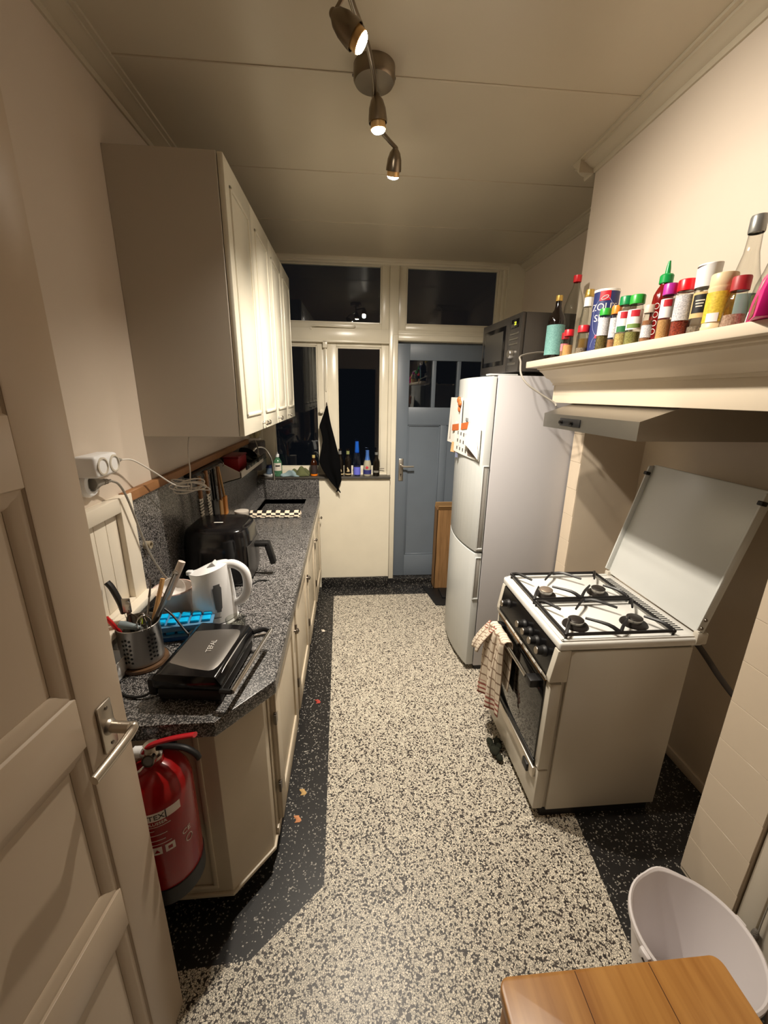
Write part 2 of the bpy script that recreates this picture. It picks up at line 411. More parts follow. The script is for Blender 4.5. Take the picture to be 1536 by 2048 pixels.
def sash(nm, x0, x1, z0, z1, gx0, gx1, gz0, gz1, lean=0.0):
    """sash frame of four members, glazing bead and pane"""
    y0, y1 = FY+0.012, FY+0.062
    r = obj(nm, G().box(x0, gx0-0.012, y0, y1, z0, z1, 0.003), M_frame, win)
    obj('stile', G().box(gx1+0.012, x1, y0, y1, z0, z1, 0.003), M_frame, r)
    obj('rail', G().box(gx0-0.012, gx1+0.012, y0+0.001, y1, z0, gz0-0.012, 0.003), M_frame, r)
    obj('rail', G().box(gx0-0.012, gx1+0.012, y0+0.001, y1, gz1+0.012, z1, 0.003), M_frame, r)
    b = G()
    for (a0, a1, c0, c1) in ((gx0-0.012, gx0, gz0-0.012, gz1+0.012), (gx1, gx1+0.012, gz0-0.012, gz1+0.012), (gx0, gx1, gz0-0.012, gz0), (gx0, gx1, gz1, gz1+0.012)):
        b.box(a0, a1, y0+0.008, y1-0.01, c0, c1, 0.003, 1)
    obj('glazing_bead', b, M_frame, r)
    pn_ = G().box(gx0-0.004, gx1+0.004, FY+0.040, FY+0.044, gz0-0.004, gz1+0.004)
    if lean: pn_.xf(Matrix.Translation((0, FY+0.042, gz0)) @ Matrix.Rotation(math.radians(lean), 4, 'X') @ Matrix.Translation((0, -FY-0.042, -gz0)))
    obj('pane', pn_, M_pane, r)
    return r
sash('sash', -0.735, 0.325, 2.236, 2.708, -0.66, 0.252, 2.290, 2.690, 1.2)
sash('sash', 0.398, 1.236, 2.236, 2.708, 0.470, 1.195, 2.290, 2.690)
c1 = sash('casement', -0.735, -0.197, 1.058, 2.130, -0.63, -0.272, 1.120, 2.095)
c2 = sash('casement', -0.193, 0.325, 1.058, 2.130, -0.092, 0.252, 1.120, 2.088)
obj('cover_strip', G().box(-0.208, -0.178, FY-0.006, FY+0.02, 1.06, 2.128, 0.004), M_frame, win)
obj('bolt_rod', G().cyl((-0.193, FY-0.012, 1.75), (-0.193, FY-0.012, 2.10), 0.006), M_frame, win)
obj('bolt_keeper', G().box(-0.212, -0.174, FY-0.03, FY, 2.085, 2.14, 0.005), M_frame, win)
obj('latch_knob', G().rev((-0.238, FY+0.012, 1.588), (0, -1, 0), [(0.0001, 0), (0.008, 0), (0.008, 0.018), (0.018, 0.022), (0.02, 0.032), (0.014, 0.04), (0.0001, 0.042)], 18), M_frame, win)
obj('latch_hook', G().tube([(-0.193, FY, 1.66), (-0.19, FY-0.025, 1.645), (-0.19, FY-0.03, 1.63), (-0.19, FY-0.022, 1.622)], 0.005), M_steeld, win)
st = G(); st.tube([(-0.30, FY-0.01, 2.246), (-0.25, FY-0.022, 2.25), (-0.1, FY-0.022, 2.247), (0.02, FY-0.02, 2.245), (0.05, FY-0.004, 2.255)], 0.007); st.cyl((-0.30, FY-0.025, 2.23), (-0.30, FY-0.002, 2.23), 0.009)
obj('window_stay', st, M_frame, win)
obj('stay_pin', G().cyl((0.24, FY-0.005, 1.10), (0.30, FY-0.02, 1.103), 0.003), M_steeld, win)
# stone sill
obj('window_sill', G().box(-0.795, 0.348, 3.425, 3.56, 1.03, 1.045, 0.003), mat('sill_stone', s(74, 70, 64), 0.4, var=0.3, vscale=60), kind='structure', label='dark stone sill under the window')
# ---- door_1: blue-grey back door
DY = 3.56
d1 = root('door_1', (0.82, DY, 0.045), 'blue-grey panelled back door with three small panes', None, None, 'structure')
def dbar(nm, x0, x1, z0, z1, y0=DY, y1=DY+0.04): return obj(nm, G().box(x0, x1, y0, y1, z0, z1, 0.003), M_blue, d1)
dbar('stile', 0.392, 0.505, 0.05, 2.148); dbar('stile', 1.125, 1.234, 0.05, 2.148)
dbar('rail', 0.505, 1.125, 2.010, 2.148); dbar('rail', 0.505, 1.125, 1.480, 1.630); dbar('rail', 0.505, 1.125, 0.05, 0.262)
dbar('muntin', 0.700, 0.733, 1.63, 2.01); dbar('muntin', 0.914, 0.945, 1.63, 2.01); dbar('muntin', 0.795, 0.850, 0.262, 1.48)
for x0, x1 in ((0.505, 0.700), (0.733, 0.914), (0.945, 1.125)):
    obj('pane', G().box(x0, x1, DY+0.018, DY+0.022, 1.63, 2.01), M_pane, d1)
for x0, x1 in ((0.505, 0.795), (0.850, 1.125)):
    p = obj('panel', G().box(x0, x1, DY+0.016, DY+0.03, 0.262, 1.48), M_blue, d1)
    m_ = G()
    for (a, b, c_, d_) in ((x0, x0+0.012, 0.262, 1.48), (x1-0.012, x1, 0.262, 1.48), (x0, x1, 0.262, 0.276), (x0, x1, 1.468, 1.48)):
        m_.box(a, b, DY+0.006, DY+0.018, c_, d_, 0.004, 1)
    obj('bead', m_, M_blue, p)
hp = obj('handle_plate', G().box(0.432, 0.474, DY-0.006, DY, 0.985, 1.185, 0.004), M_alu, d1)
lv = G(); lv.cyl((0.452, DY-0.006, 1.128), (0.452, DY-0.05, 1.128), 0.010); lv.tube([(0.452, DY-0.05, 1.130), (0.47, DY-0.055, 1.124), (0.51, DY-0.055, 1.122), (0.56, DY-0.052, 1.122)], 0.0085)
obj('lever', lv, M_alu, hp)
kh = G(); kh.cyl((0.453, DY-0.0075, 1.045), (0.453, DY-0.005, 1.045), 0.006); kh.box(0.4505, 0.4555, DY-0.0075, DY-0.005, 1.025, 1.045)
obj('keyhole', kh, M_blackm, hp)
# architrave round the back door
tr = G(); tr.box(0.352, 0.396, FY-0.045, FY-0.018, 0.05, 2.196, 0.004); tr.box(0.3965, 1.262, FY-0.045, FY-0.02, 2.152, 2.196, 0.004)
obj('trim_6', tr, M_frame, kind='structure', label='white architrave around the blue door')

# ---- door_2: cream panelled door standing open in the left foreground
a7 = math.radians(7); dd = Vector((math.sin(a7), math.cos(a7), 0)); nn = Vector((math.cos(a7), -math.sin(a7), 0))
E0 = Vector((-0.50, 0.78, 0))                       # front corner of the free edge
MD = Matrix((dd, Vector((0, 0, 1)), nn)).transposed().to_4x4(); MD.translation = E0   # local x along door (free edge 0, hinge -0.83), y up, z out
d2 = root('door_2', tuple(E0+dd*-0.41), 'cream panelled interior door standing open in the left foreground', None, None, 'structure')
def db(nm, u0, u1, z0, z1, w0=-0.04, w1=0.0, b=0.002, m=None, p=d2): return obj(nm, G().box(u0, u1, z0, z1, w0, w1, b, 2, MD), m or M_door, p)
Wd = 0.83; iu = -0.112; il = -Wd+0.112
db('stile', iu, 0, 0.01, 2.25, b=0.004); db('stile', -Wd, il, 0.01, 2.25)
rails = [(0.01, 0.18), (0.560, 0.674), (1.066, 1.176), (1.580, 1.692), (2.10, 2.25)]
for z0, z1 in rails: db('rail', il, iu, z0, z1, w0=-0.0395, w1=-0.0002, b=0.001)
for i in range(4):
    z0, z1 = rails[i][1], rails[i+1][0]
    p = obj('panel', G().box(il, iu, z0, z1, -0.026, -0.0165, 0, 2, MD), M_door, d2)
    for (prn, pa) in (('v', iu), ('v', il), ('h', z0), ('h', z1)):
        sgn = -1 if pa in (iu, z1) else 1
        pr = [(0, -0.0015), (0.003*sgn, -0.005), (0.013*sgn, -0.0055), (0.020*sgn, -0.010), (0.025*sgn, -0.0105), (0.031*sgn, -0.0155), (0.031*sgn, -0.018), (0, -0.018)]
        if prn == 'v': g = G().prism([(pa+q[0], q[1]) for q in pr], 1, z0, z1, M=MD)
        else: g = G().prism([(pa+q[0], q[1]) for q in pr], 0, il, iu, M=MD)
        obj('moulding', g, M_door, p)
pl = obj('handle_plate', G().box(-0.079, -0.040, 1.008, 1.122, 0.0, 0.006, 0.004, 2, MD), M_alu, d2)
sc_ = G()
for zz in (1.108, 1.022): sc_.rev(MD @ Vector((-0.058, zz, 0.006)), nn, [(0.004, 0), (0.004, 0.0015), (0.0001, 0.002)], 10)
obj('screw', sc_, M_steeld, pl)
P_ = lambda u, z, w: tuple(MD @ Vector((u, z, w)))
hl = G(); hl.rev(P_(-0.058, 1.062, 0.005), nn, [(0.0001, 0), (0.017, 0), (0.016, 0.004), (0.012, 0.008), (0.0115, 0.045), (0.0001, 0.052)], 20)
hl.tube([P_(-0.058, 1.062, 0.046), P_(-0.052, 1.062, 0.054), P_(-0.064, 1.056, 0.055), P_(-0.10, 1.05, 0.053), P_(-0.165, 1.046, 0.050)], 0.0105, n=12, flat=0.8)
obj('lever', hl, M_alu, pl)
obj('latch_plate', G().box(-0.0005, 0.001, 0.98, 1.15, -0.032, -0.010, 0, 2, MD), M_steeld, d2)
# ================================================================== LEFT SIDE: cabinets, worktop
# ---- wall cabinets
CW = 0.3855; CY0 = 1.662
order = ['nearest to the cream door', 'second from the cream door', 'third from the cream door', 'farthest, next to the window']
for i in range(4):
    y0 = CY0+i*CW; y1 = y0+CW
    r = root('upper_cabinet', (-0.61, (y0+y1)/2, 1.56), 'white wall cabinet with raised panel door, '+order[i], 'cabinet', 'white wall cabinets above the worktop')
    obj('carcass', G().box(-0.80, -0.437, y0+0.0004, y1-0.0004, 1.56, 2.502, 0.0015, 1), M_cabside, r)
    dr = obj('door', G().box(-0.435, -0.415, y0+0.002, y1-0.002, 1.562, 2.500, 0.003), M_cab, r)
    a0, a1, b0, b1 = y0+0.055, y1-0.055, 1.635, 2.428
    fr = G()
    for (p0, p1, q0, q1) in ((a0, a0+0.014, b0, b1), (a1-0.014, a1, b0, b1), (a0, a1, b0, b0+0.014), (a0, a1, b1-0.014, b1)):
        fr.box(-0.418, -0.409, p0, p1, q0, q1, 0.0035)
    obj('panel_moulding', fr, M_cab, dr)
    t = bmesh.new()
    o1 = [(-0.4155, a0+0.030, b0+0.030), (-0.4155, a1-0.030, b0+0.030), (-0.4155, a1-0.030, b1-0.030), (-0.4155, a0+0.030, b1-0.030)]
    o2 = [(-0.408, a0+0.055, b0+0.060), (-0.408, a1-0.055, b0+0.060), (-0.408, a1-0.055, b1-0.060), (-0.408, a0+0.055, b1-0.060)]
    pg = G().add(o1+o2, [(4, 5, 6, 7), (0, 1, 5, 4), (1, 2, 6, 5), (2, 3, 7, 6), (3, 0, 4, 7), (3, 2, 1, 0)])
    obj('raised_panel', pg, M_cab, dr)
    ky = y1-0.03 if i == 0 else y0+0.03
    obj('knob', G().rev((-0.416, ky, 1.592), (1, 0, 0), [(0.0001, 0), (0.008, 0), (0.008, 0.002), (0.004, 0.005), (0.004, 0.014), (0.011, 0.018), (0.0125, 0.024), (0.009, 0.029), (0.0001, 0.030)], 18), M_chrome, dr)

# ---- base cabinets
M_kick = M_dark
obj('baseboard_left', G().prism([(-0.79, 1.03), (-0.42, 1.03), (-0.318, 1.155), (-0.318, 3.43), (-0.79, 3.43)], 2, 0, 0.10), M_dark, kind='structure', label='black terrazzo plinth below the base cabinets')
r = root('base_cabinet', (-0.55, 1.1, 0.10), 'cream base cabinet with chamfered corner beside the red extinguisher', 'cabinet', 'cream base cabinets under the worktop')
obj('carcass', G().prism([(-0.795, 0.990), (-0.405, 0.990), (-0.293, 1.122), (-0.293, 1.165), (-0.795, 1.165)], 2, 0.104, 0.814, 0.002), M_base, r)
ep = G(); ep.box(-0.770, -0.450, 0.984, 0.990, 0.135, 0.150, 0.002); ep.box(-0.465, -0.450, 0.984, 0.990, 0.150, 0.79, 0.002); ep.box(-0.770, -0.755, 0.984, 0.990, 0.150, 0.79, 0.002)
obj('end_panel_bead', ep, M_base, r)
obj('foot_rail', G().prism([(-0.795, 0.982), (-0.402, 0.982), (-0.285, 1.12), (-0.285, 1.165), (-0.795, 1.165)], 2, 0.098, 0.112, 0.002), M_base, r)
by = [1.167, 1.735, 2.305, 2.870, 3.425]
names = ['next to the chamfered corner', 'second from the chamfered corner', 'third from the chamfered corner', 'farthest, below the sink']
for i in range(4):
    y0, y1 = by[i], by[i+1]
    r = root('base_cabinet', (-0.55, (y0+y1)/2, 0.10), 'cream base cabinet with framed door, '+names[i], 'cabinet', 'cream base cabinets under the worktop')
    hollow = i == 3
    if hollow:
        cg = G(); cg.box(-0.795, -0.295, y0+0.001, y0+0.02, 0.104, 0.814); cg.box(-0.795, -0.295, y1-0.02, y1-0.001, 0.104, 0.65); cg.box(-0.795, -0.295, y0+0.02, y1-0.02, 0.104, 0.122)
        cg.box(-0.313, -0.295, y0+0.001, y1-0.001, 0.104, 0.814)
    else: cg = G().box(-0.795, -0.295, y0+0.001, y1-0.001, 0.104, 0.814)
    obj('carcass', cg, M_base, r)
    fg = G(); fg.box(-0.296, -0.288, y0+0.001, y0+0.03, 0.14, 0.814, 0.001); fg.box(-0.296, -0.288, y1-0.03, y1-0.001, 0.14, 0.814, 0.001); fg.box(-0.297, -0.282, y0, y1, 0.098, 0.14, 0.002); fg.box(-0.296, -0.288, y0, y1, 0.775, 0.814, 0.001)
    obj('face_frame', fg, M_base, r)
    dr = obj('door', G().box(-0.292, -0.276, y0+0.032, y1-0.032, 0.145, 0.772, 0.002), M_base, r)
    pf = G()
    for (p0, p1, q0, q1) in ((y0+0.033, y0+0.105, 0.146, 0.771), (y1-0.105, y1-0.033, 0.146, 0.771), (y0+0.105, y1-0.105, 0.146, 0.235), (y0+0.105, y1-0.105, 0.69, 0.771)):
        pf.box(-0.278, -0.268, p0, p1, q0, q1, 0.002)
    obj('door_frame', pf, M_base, dr)
    obj('knob', G().rev((-0.268, y1-0.055, 0.665 if i < 2 else 0.70), (1, 0, 0), [(0.0001, 0), (0.006, 0), (0.005, 0.010), (0.012, 0.014), (0.013, 0.02), (0.0001, 0.026)], 16), M_steeld, dr)
    for zz in (0.31, 0.62):
        hg = G().cyl((-0.272, y0+0.031, zz-0.025), (-0.272, y0+0.031, zz+0.025), 0.005); hg.box(-0.275, -0.267, y0+0.022, y0+0.046, zz-0.02, zz+0.02)
        obj('hinge', hg, M_steeld, dr)
# ---- worktop with sunk basin
wt = G(); z0, z1 = 0.816, 0.865
sx0, sx1, sy0, sy1 = -0.725, -0.375, 2.93, 3.415
wt.prism([(-0.798, 0.930), (-0.376, 0.930), (-0.240, 1.092), (-0.262, sy0), (-0.798, sy0)], 2, z0, z1, 0.0025)
wt.box(-0.798, sx0, sy0, sy1, z0, z1); wt.prism([(sx1, sy0), (-0.262, sy0), (-0.266, sy1), (sx1, sy1)], 2, z0, z1); wt.box(-0.798, -0.266, sy1, 3.448, z0, z1)
w = obj('worktop', wt, M_top, label='long dark terrazzo worktop with a chamfered front corner', cat='worktop')
bs = G()
bs.box(sx0-0.012, sx0, sy0-0.012, sy1+0.012, 0.68, 0.855); bs.box(sx1, sx1+0.012, sy0-0.012, sy1+0.012, 0.68, 0.855); bs.box(sx0, sx1, sy0-0.012, sy0, 0.68, 0.855); bs.box(sx0, sx1, sy1, sy1+0.012, 0.68, 0.855); bs.box(sx0-0.012, sx1+0.012, sy0-0.012, sy1+0.012, 0.66, 0.68)
b_ = obj('sink_basin', bs, M_top, w, label='sunk terrazzo basin')
obj('drain', G().lathe([(0.0001, 0.0), (0.022, 0), (0.026, 0.003), (0.028, 0)], (-0.55, 3.17, 0.6802)), M_chrome, b_)
# ---- splashback
r = root('splashback', (-0.79, 2.4, 0.865), 'dark terrazzo splashback along wall and under the window', 'splashback')
for a, b in ((1.462, 2.10), (2.102, 2.80), (2.802, 3.448)):
    obj('slab', G().box(-0.799, -0.785, a, b, 0.866, 1.352, 0.001, 1), M_top, r)
obj('slab', G().box(-0.785, -0.268, 3.434, 3.449, 0.866, 1.028, 0.001, 1), M_top, r, label='slab under the window sill')
ws = root('wood_strip', (-0.785, 2.4, 1.352), 'narrow raw pine strip on top of the splashback', 'wood strip')
for a, b in ((1.425, 1.76), (1.761, 2.42), (2.421, 3.2)):
    obj('lath', G().box(-0.799, -0.774, a, b, 1.353, 1.388, 0.0015, 1), M_strip, ws)
obj('pipe_stub', G().rev((-0.7852, 1.515, 1.165), (1, 0, 0), [(0.010, 0.002), (0.010, 0.024), (0.015, 0.024), (0.016, 0.0), (0.010, 0.0)], 20), mat('old_cream_plastic', s(150, 138, 116), 0.5), label='small round cream pipe stub in the splashback', cat='pipe')
# ---- hatch on the left wall beside the splashback
h = root('serving_hatch', (-0.80, 1.26, 0.92), 'white framed hatch with grooved boards behind the utensil pot', 'hatch')
obj('backing', G().box(-0.7995, -0.797, 1.05, 1.455, 0.93, 1.385), M_trim, h)
for (a, b, c_, d_, nm) in ((1.375, 1.455, 0.93, 1.385, 'stile'), (1.05, 1.12, 0.93, 1.385, 'stile'), (1.12, 1.375, 1.335, 1.385, 'rail'), (1.12, 1.375, 0.93, 1.02, 'rail')):
    obj(nm, G().box(-0.797, -0.770, a, b, c_, d_, 0.003), M_trim, h)
for k in range(4):
    obj('board', G().box(-0.797, -0.790, 1.121+k*0.0636, 1.1835+k*0.0636, 1.02, 1.335, 0.003), M_trim, h)
obj('ledge', G().box(-0.797, -0.735, 1.04, 1.458, 0.985, 1.012, 0.005), M_trim, h)
# ---- sockets and plugs
def plug(r, base, d, m, n=14):
    obj('plug', G().rev(base, d, [(0.0001, 0), (0.0185, 0), (0.0185, 0.012), (0.013, 0.024), (0.010, 0.036), (0.008, 0.037), (0.008, 0.041), (0.0095, 0.042), (0.0095, 0.045), (0.0075, 0.046), (0.0075, 0.05), (0.0085, 0.051), (0.0085, 0.054), (0.006, 0.055), (0.005, 0.068), (0.0001, 0.069)], 18), m, r)
r = root('power_socket', (-0.79, 1.27, 1.43), 'round white wall socket partly hidden behind the open door', 'socket')
obj('base_plate', G().rev((-0.7995, 1.262, 1.458), (1, 0, 0), [(0.0001, 0), (0.040, 0), (0.042, 0.012), (0.036, 0.022), (0.024, 0.024), (0.022, 0.010), (0.0001, 0.010)], 28), M_whitepl, r)
r = root('plug_adapter', (-0.77, 1.29, 1.475), 'white block adapter with round sockets and a plugged cord', 'adapter')
obj('block', G().box(-0.7995, -0.735, 1.225, 1.345, 1.480, 1.545, 0.010, 3), M_whitepl, r)
obj('outlet', G().rev((-0.7365, 1.320, 1.512), (1, 0, 0), [(0.027, 0), (0.027, 0.004), (0.022, 0.005), (0.020, -0.010), (0.0001, -0.010)], 24), mat('old_white_plastic', s(205, 196, 180), 0.4), r)
obj('outlet', G().rev((-0.7365, 1.258, 1.512), (1, 0, 0), [(0.027, 0), (0.027, 0.004), (0.022, 0.005), (0.020, -0.010), (0.0001, -0.010)], 24), MATS['old_white_plastic'], r)
r = root('lamp_cord', (-0.77, 1.6, 1.38), 'thin white cord with a tied bundle hanging from the adapter', 'cord')
plug(r, (-0.765, 1.345, 1.512), (0.0, 1, -0.05), M_cord_g)
cg = G(); cg.tube([(-0.765, 1.412, 1.508), (-0.755, 1.47, 1.497), (-0.735, 1.56, 1.44), (-0.715, 1.66, 1.372), (-0.705, 1.73, 1.345), (-0.70, 1.79, 1.335)], 0.003)
bc = Vector((-0.70, 1.79, 1.335))
for k, (ax, az, th) in enumerate(((0.075, 0.018, -0.10), (0.066, 0.026, 0.22), (0.058, 0.014, 0.05), (0.082, 0.012, -0.38))):
    pts = []
    for j in range(10):
        t = 2*math.pi*j/10; p_, q_ = ax*math.cos(t), az*math.sin(t)
        pts.append(bc+Vector((p_*math.cos(th)*0.85-q_*math.sin(th), 0.5*p_+0.012*(k-1.5), p_*math.sin(th)+q_*math.cos(th))))
    cg.tube(pts, 0.0028, closed=True)
cg.tube([(-0.70, 1.80, 1.345), (-0.70, 1.815, 1.40), (-0.705, 1.83, 1.47), (-0.71, 1.87, 1.535), (-0.71, 1.90, 1.5605)], 0.003)
obj('cable', cg, M_cord_w, r)
obj('tie', G().tube([bc+Vector((0.008*math.cos(t), 0.004*math.sin(t), 0.02*math.sin(t))) for t in [2*math.pi*j/8 for j in range(8)]], 0.0025, closed=True), M_cord_w, r)
r = root('grey_extension_cord', (-0.77, 1.4, 1.2), 'grey cord running from lower socket down to the worktop', 'cord')
plug(r, (-0.778, 1.262, 1.458), (0.25, 0.9, -0.05), M_cord_g)
obj('cable', G().tube([(-0.760, 1.326, 1.455), (-0.755, 1.36, 1.435), (-0.752, 1.39, 1.38), (-0.752, 1.43, 1.27), (-0.752, 1.47, 1.16), (-0.748, 1.53, 1.05), (-0.745, 1.59, 0.97), (-0.74, 1.63, 0.90), (-0.735, 1.66, 0.872)], 0.0038), M_cord_g, r)
# ================================================================== WORKTOP THINGS
ZT = 0.8655
# ---- air fryer
fx, fy, fh = -0.615, 1.885, 0.275
r = root('air_fryer', (fx, fy, ZT), 'large glossy black air fryer with drawer handle, behind the kettle', 'air fryer')
def se(a, n=4.2):
    c_, s_ = math.cos(a), math.sin(a)
    q = (abs(c_)**n+abs(s_)**n)**(-1/n); return c_*q, s_*q
fprof = [(0.86, 0.0), (0.93, 0.012), (0.97, 0.05), (1.0, 0.12), (0.99, 0.19), (0.955, 0.235), (0.90, 0.262), (0.80, 0.274), (0.5, 0.279), (0.001, 0.280)]
def fbody(u, v):
    k = v*(len(fprof)-1); i = min(int(k), len(fprof)-2); t = k-i
    sc = fprof[i][0]*(1-t)+fprof[i+1][0]*t; z = fprof[i][1]*(1-t)+fprof[i+1][1]*t
    x, y = se(u*2*math.pi); return (fx+x*0.150*sc, fy+y*0.152*sc, ZT+z)
obj('body', G().surf(fbody, 48, 27, True), M_black, r, sharp=60)
def ffront(u, v):
    a = math.radians(-38+76*u); x, y = se(a); zz = 0.02+0.165*v
    sc = 1.012*(0.95+0.05*math.sin(math.pi*min(1, zz/0.24)))
    return (fx+x*0.152*sc, fy+y*0.152*sc, ZT+zz)
dw = obj('drawer_front', G().surf(ffront, 16, 10, thick=0.004), mat('fryer_grey', s(58, 56, 54), 0.3), r, sharp=60)
hg = G(); hg.box(fx+0.14, fx+0.215, fy-0.022, fy+0.022, ZT+0.150, ZT+0.172, 0.005); hg.box(fx+0.195, fx+0.222, fy-0.022, fy+0.022, ZT+0.055, ZT+0.170, 0.007, M=Matrix.Translation((fx+0.21, fy, ZT+0.165)) @ Matrix.Rotation(math.radians(-14), 4, 'Y') @ Matrix.Translation((-fx-0.21, -fy, -ZT-0.165)))
obj('handle', hg, M_blackm, dw)
obj('top_mark', G().box(fx-0.02, fx+0.02, fy-0.035, fy-0.028, ZT+0.2795, ZT+0.2805), M_print, r)
obj('cable', G().tube([(fx+0.05, fy-0.14, ZT+0.01), (fx+0.15, fy-0.12, ZT+0.004), (-0.44, 1.80, ZT+0.004), (-0.40, 1.80, ZT+0.004)], 0.0035), M_cord_b, r)
# ---- kettle
kx, ky = -0.535, 1.475
r = root('kettle', (kx, ky, ZT), 'white plastic electric kettle with grey water window', 'kettle')
obj('power_base', G().lathe([(0.0001, 0), (0.082, 0), (0.084, 0.006), (0.080, 0.014), (0.0001, 0.016)], (kx, ky, ZT), 36), M_whitepl, r)
KH = 0.200
def kr(h): return 0.081-0.016*h+0.004*math.sin(math.pi*h)
def kbody(u, v):
    a = u*2*math.pi; h = v; rr = kr(h)
    dsp = (a-math.pi+math.pi) % (2*math.pi)-math.pi
    da = abs(((a-math.pi)+math.pi) % (2*math.pi)-math.pi)
    sp = math.exp(-(da/0.34)**2)*max(0, (h-0.62)/0.38)**1.6
    rr *= 1+0.36*sp
    return (kx+rr*math.cos(a), ky+rr*math.sin(a)*0.98, ZT+0.018+KH*h*(1+0.10*math.cos(a)*h))
obj('body', G().surf(kbody, 48, 22, True), M_whitepl, r, sharp=70)
def klid(u, v):
    a = u*2*math.pi; da = abs(((a-math.pi)+math.pi) % (2*math.pi)-math.pi)
    rr = kr(1)*(1+0.36*math.exp(-(da/0.34)**2))*(1-v)
    x = rr*math.cos(a)
    return (kx+x, ky+rr*math.sin(a)*0.98, ZT+0.018+KH*(1+0.10*x/kr(1))+0.014*math.sin(v*math.pi/2)+0.001)
ld = obj('lid', G().surf(klid, 40, 8, True), M_whitepl, r, sharp=60)
obj('lid_catch', G().prism([(-0.02, 0), (0.022, 0), (0.004, 0.022)], 1, -0.018, 0.018, 0.002, Matrix.Translation((kx+0.012, ky-0.01, ZT+0.018+KH+0.010))), mat('light_grey_plastic', s(196, 196, 196), 0.35), ld)
obj('spout_filter', G().box(kx-0.092, kx-0.070, ky-0.012, ky+0.012, ZT+0.190, ZT+0.207, 0.004), MATS['light_grey_plastic'], r)
obj('handle', G().tube([(kx+0.045, ky, ZT+0.226), (kx+0.085, ky, ZT+0.232), (kx+0.122, ky, ZT+0.205), (kx+0.132, ky, ZT+0.155), (kx+0.122, ky, ZT+0.105), (kx+0.098, ky, ZT+0.075), (kx+0.070, ky, ZT+0.068)], 0.0135, n=12, flat=1.25), M_whitepl, r)
def kwin(u, v):
    w = 0.36*(1 if 0.08 < v < 0.92 else 0.7); a = math.radians(-62)+(u-0.5)*w*(1.25-0.5*(1-v)); h = 0.24+0.52*v
    rr = kr(h)+0.0014; return (kx+rr*math.cos(a), ky+rr*math.sin(a)*0.98, ZT+0.018+KH*h*(1+0.10*math.cos(a)*h))
obj('water_window', G().surf(kwin, 6, 14, thick=0.002), mat('smoked_window', s(92, 94, 96), 0.2), r)
obj('base_mark', G().lathe([(kr(0.13), 0.042), (kr(0.13)+0.0008, 0.042), (kr(0.13)+0.0008, 0.046), (kr(0.13), 0.046)], (kx, ky, ZT), 8, a0=math.radians(-76), a1=math.radians(-58)), M_greypl, r)
# ---- blue lidded ice cube trays
M_icelid = mat('blue_lid', s(0, 168, 226), 0.3); M_icetray = mat('clear_blue_tray', s(120, 176, 214), 0.15, trans=0.55); M_icedk = mat('deep_blue_tray', s(10, 84, 150), 0.2, trans=0.25)
def icetray(x, y, z, ang, lab, lo):
    r = root('ice_cube_tray', (x, y, z), lab, 'ice tray', 'blue ice cube trays stacked behind the contact grill')
    MR = rotz((x, y, z), ang)
    obj('tray', G().box(x-0.095, x+0.095, y-0.045, y+0.045, z, z+0.024, 0.008, M=MR), lo, r)
    obj('rim', G().box(x-0.10, x+0.10, y-0.05, y+0.05, z+0.022, z+0.026, 0.0015, M=MR), M_icetray, r)
    first = None
    for i in range(5):
        for j in range(2):
            cx, cy = x-0.076+i*0.038, y-0.021+j*0.042
            obj('cube_lid', G().box(cx-0.015, cx+0.015, cy-0.016, cy+0.016, z+0.0255, z+0.037, 0.004, M=MR), M_icelid, r)
icetray(-0.615, 1.365, ZT, 8, 'lower blue ice cube tray standing on the worktop', M_icedk)
icetray(-0.608, 1.368, ZT+0.0375, 10, 'upper blue ice cube tray with bright cube lids', M_icetray)
# ---- drinking glass
gx, gy = -0.425, 1.355
obj('drinking_glass', G().lathe([(0.0001, 0), (0.029, 0), (0.031, 0.004), (0.036, 0.068), (0.0345, 0.068), (0.029, 0.008), (0.0001, 0.007)], (gx, gy, ZT), 30), M_glass, label='short clear drinking glass in front of the kettle', cat='glass')
# ---- contact grill
gA = Matrix.Translation((0.018, 0.004, 0)) @ rotz((-0.45, 1.12, ZT), -7)
r = root('contact_grill', (-0.45, 1.12, ZT), 'black contact grill with steel top plate and bar handle', 'contact grill')
obj('lower_shell', G().box(-0.565, -0.375, 0.998, 1.262, ZT+0.008, ZT+0.048, 0.012, M=gA), M_blackm, r)
obj('upper_shell', G().prism([(-0.570, ZT+0.050), (-0.372, ZT+0.050), (-0.368, ZT+0.068), (-0.385, ZT+0.096), (-0.55, ZT+0.100), (-0.572, ZT+0.085)], 1, 0.994, 1.266, 0.006, gA), M_black, r)
def gplate(u, v):
    x = -0.545+0.165*u; y = 1.010+0.235*v
    z = ZT+0.1005-0.010*max(0, (u-0.75)/0.25)**2-0.006*(abs(v-0.5)*2)**6
    return tuple(gA @ Vector((x, y, z)))
obj('steel_plate', G().surf(gplate, 14, 14, thick=0.0025), mat('grill_steel', s(168, 164, 160), 0.36, metal=1.0, bump=0.03, bscale=120), r, sharp=60)
obj('brand_lettering', gtext('TEFAL', 0.023, gA @ axes((-0.455, 1.128, ZT+0.1035), (-0.10, 1, 0), (-1, -0.1, 0))), mat('letter_silver', s(196, 192, 186), 0.5), r)
obj('handle_arm', G().tube([(-0.372, 0.99, ZT+0.055), (-0.338, 0.985, ZT+0.058)], 0.008, sub=1).xf(gA), M_blackm, r)
obj('handle_arm', G().tube([(-0.372, 1.262, ZT+0.07), (-0.34, 1.275, ZT+0.075), (-0.318, 1.275, ZT+0.070)], 0.009).xf(gA), M_blackm, r)
obj('bar_handle', G().cyl((-0.336, 0.985, ZT+0.058), (-0.318, 1.28, ZT+0.070), 0.0075).xf(gA), M_chrome, r)
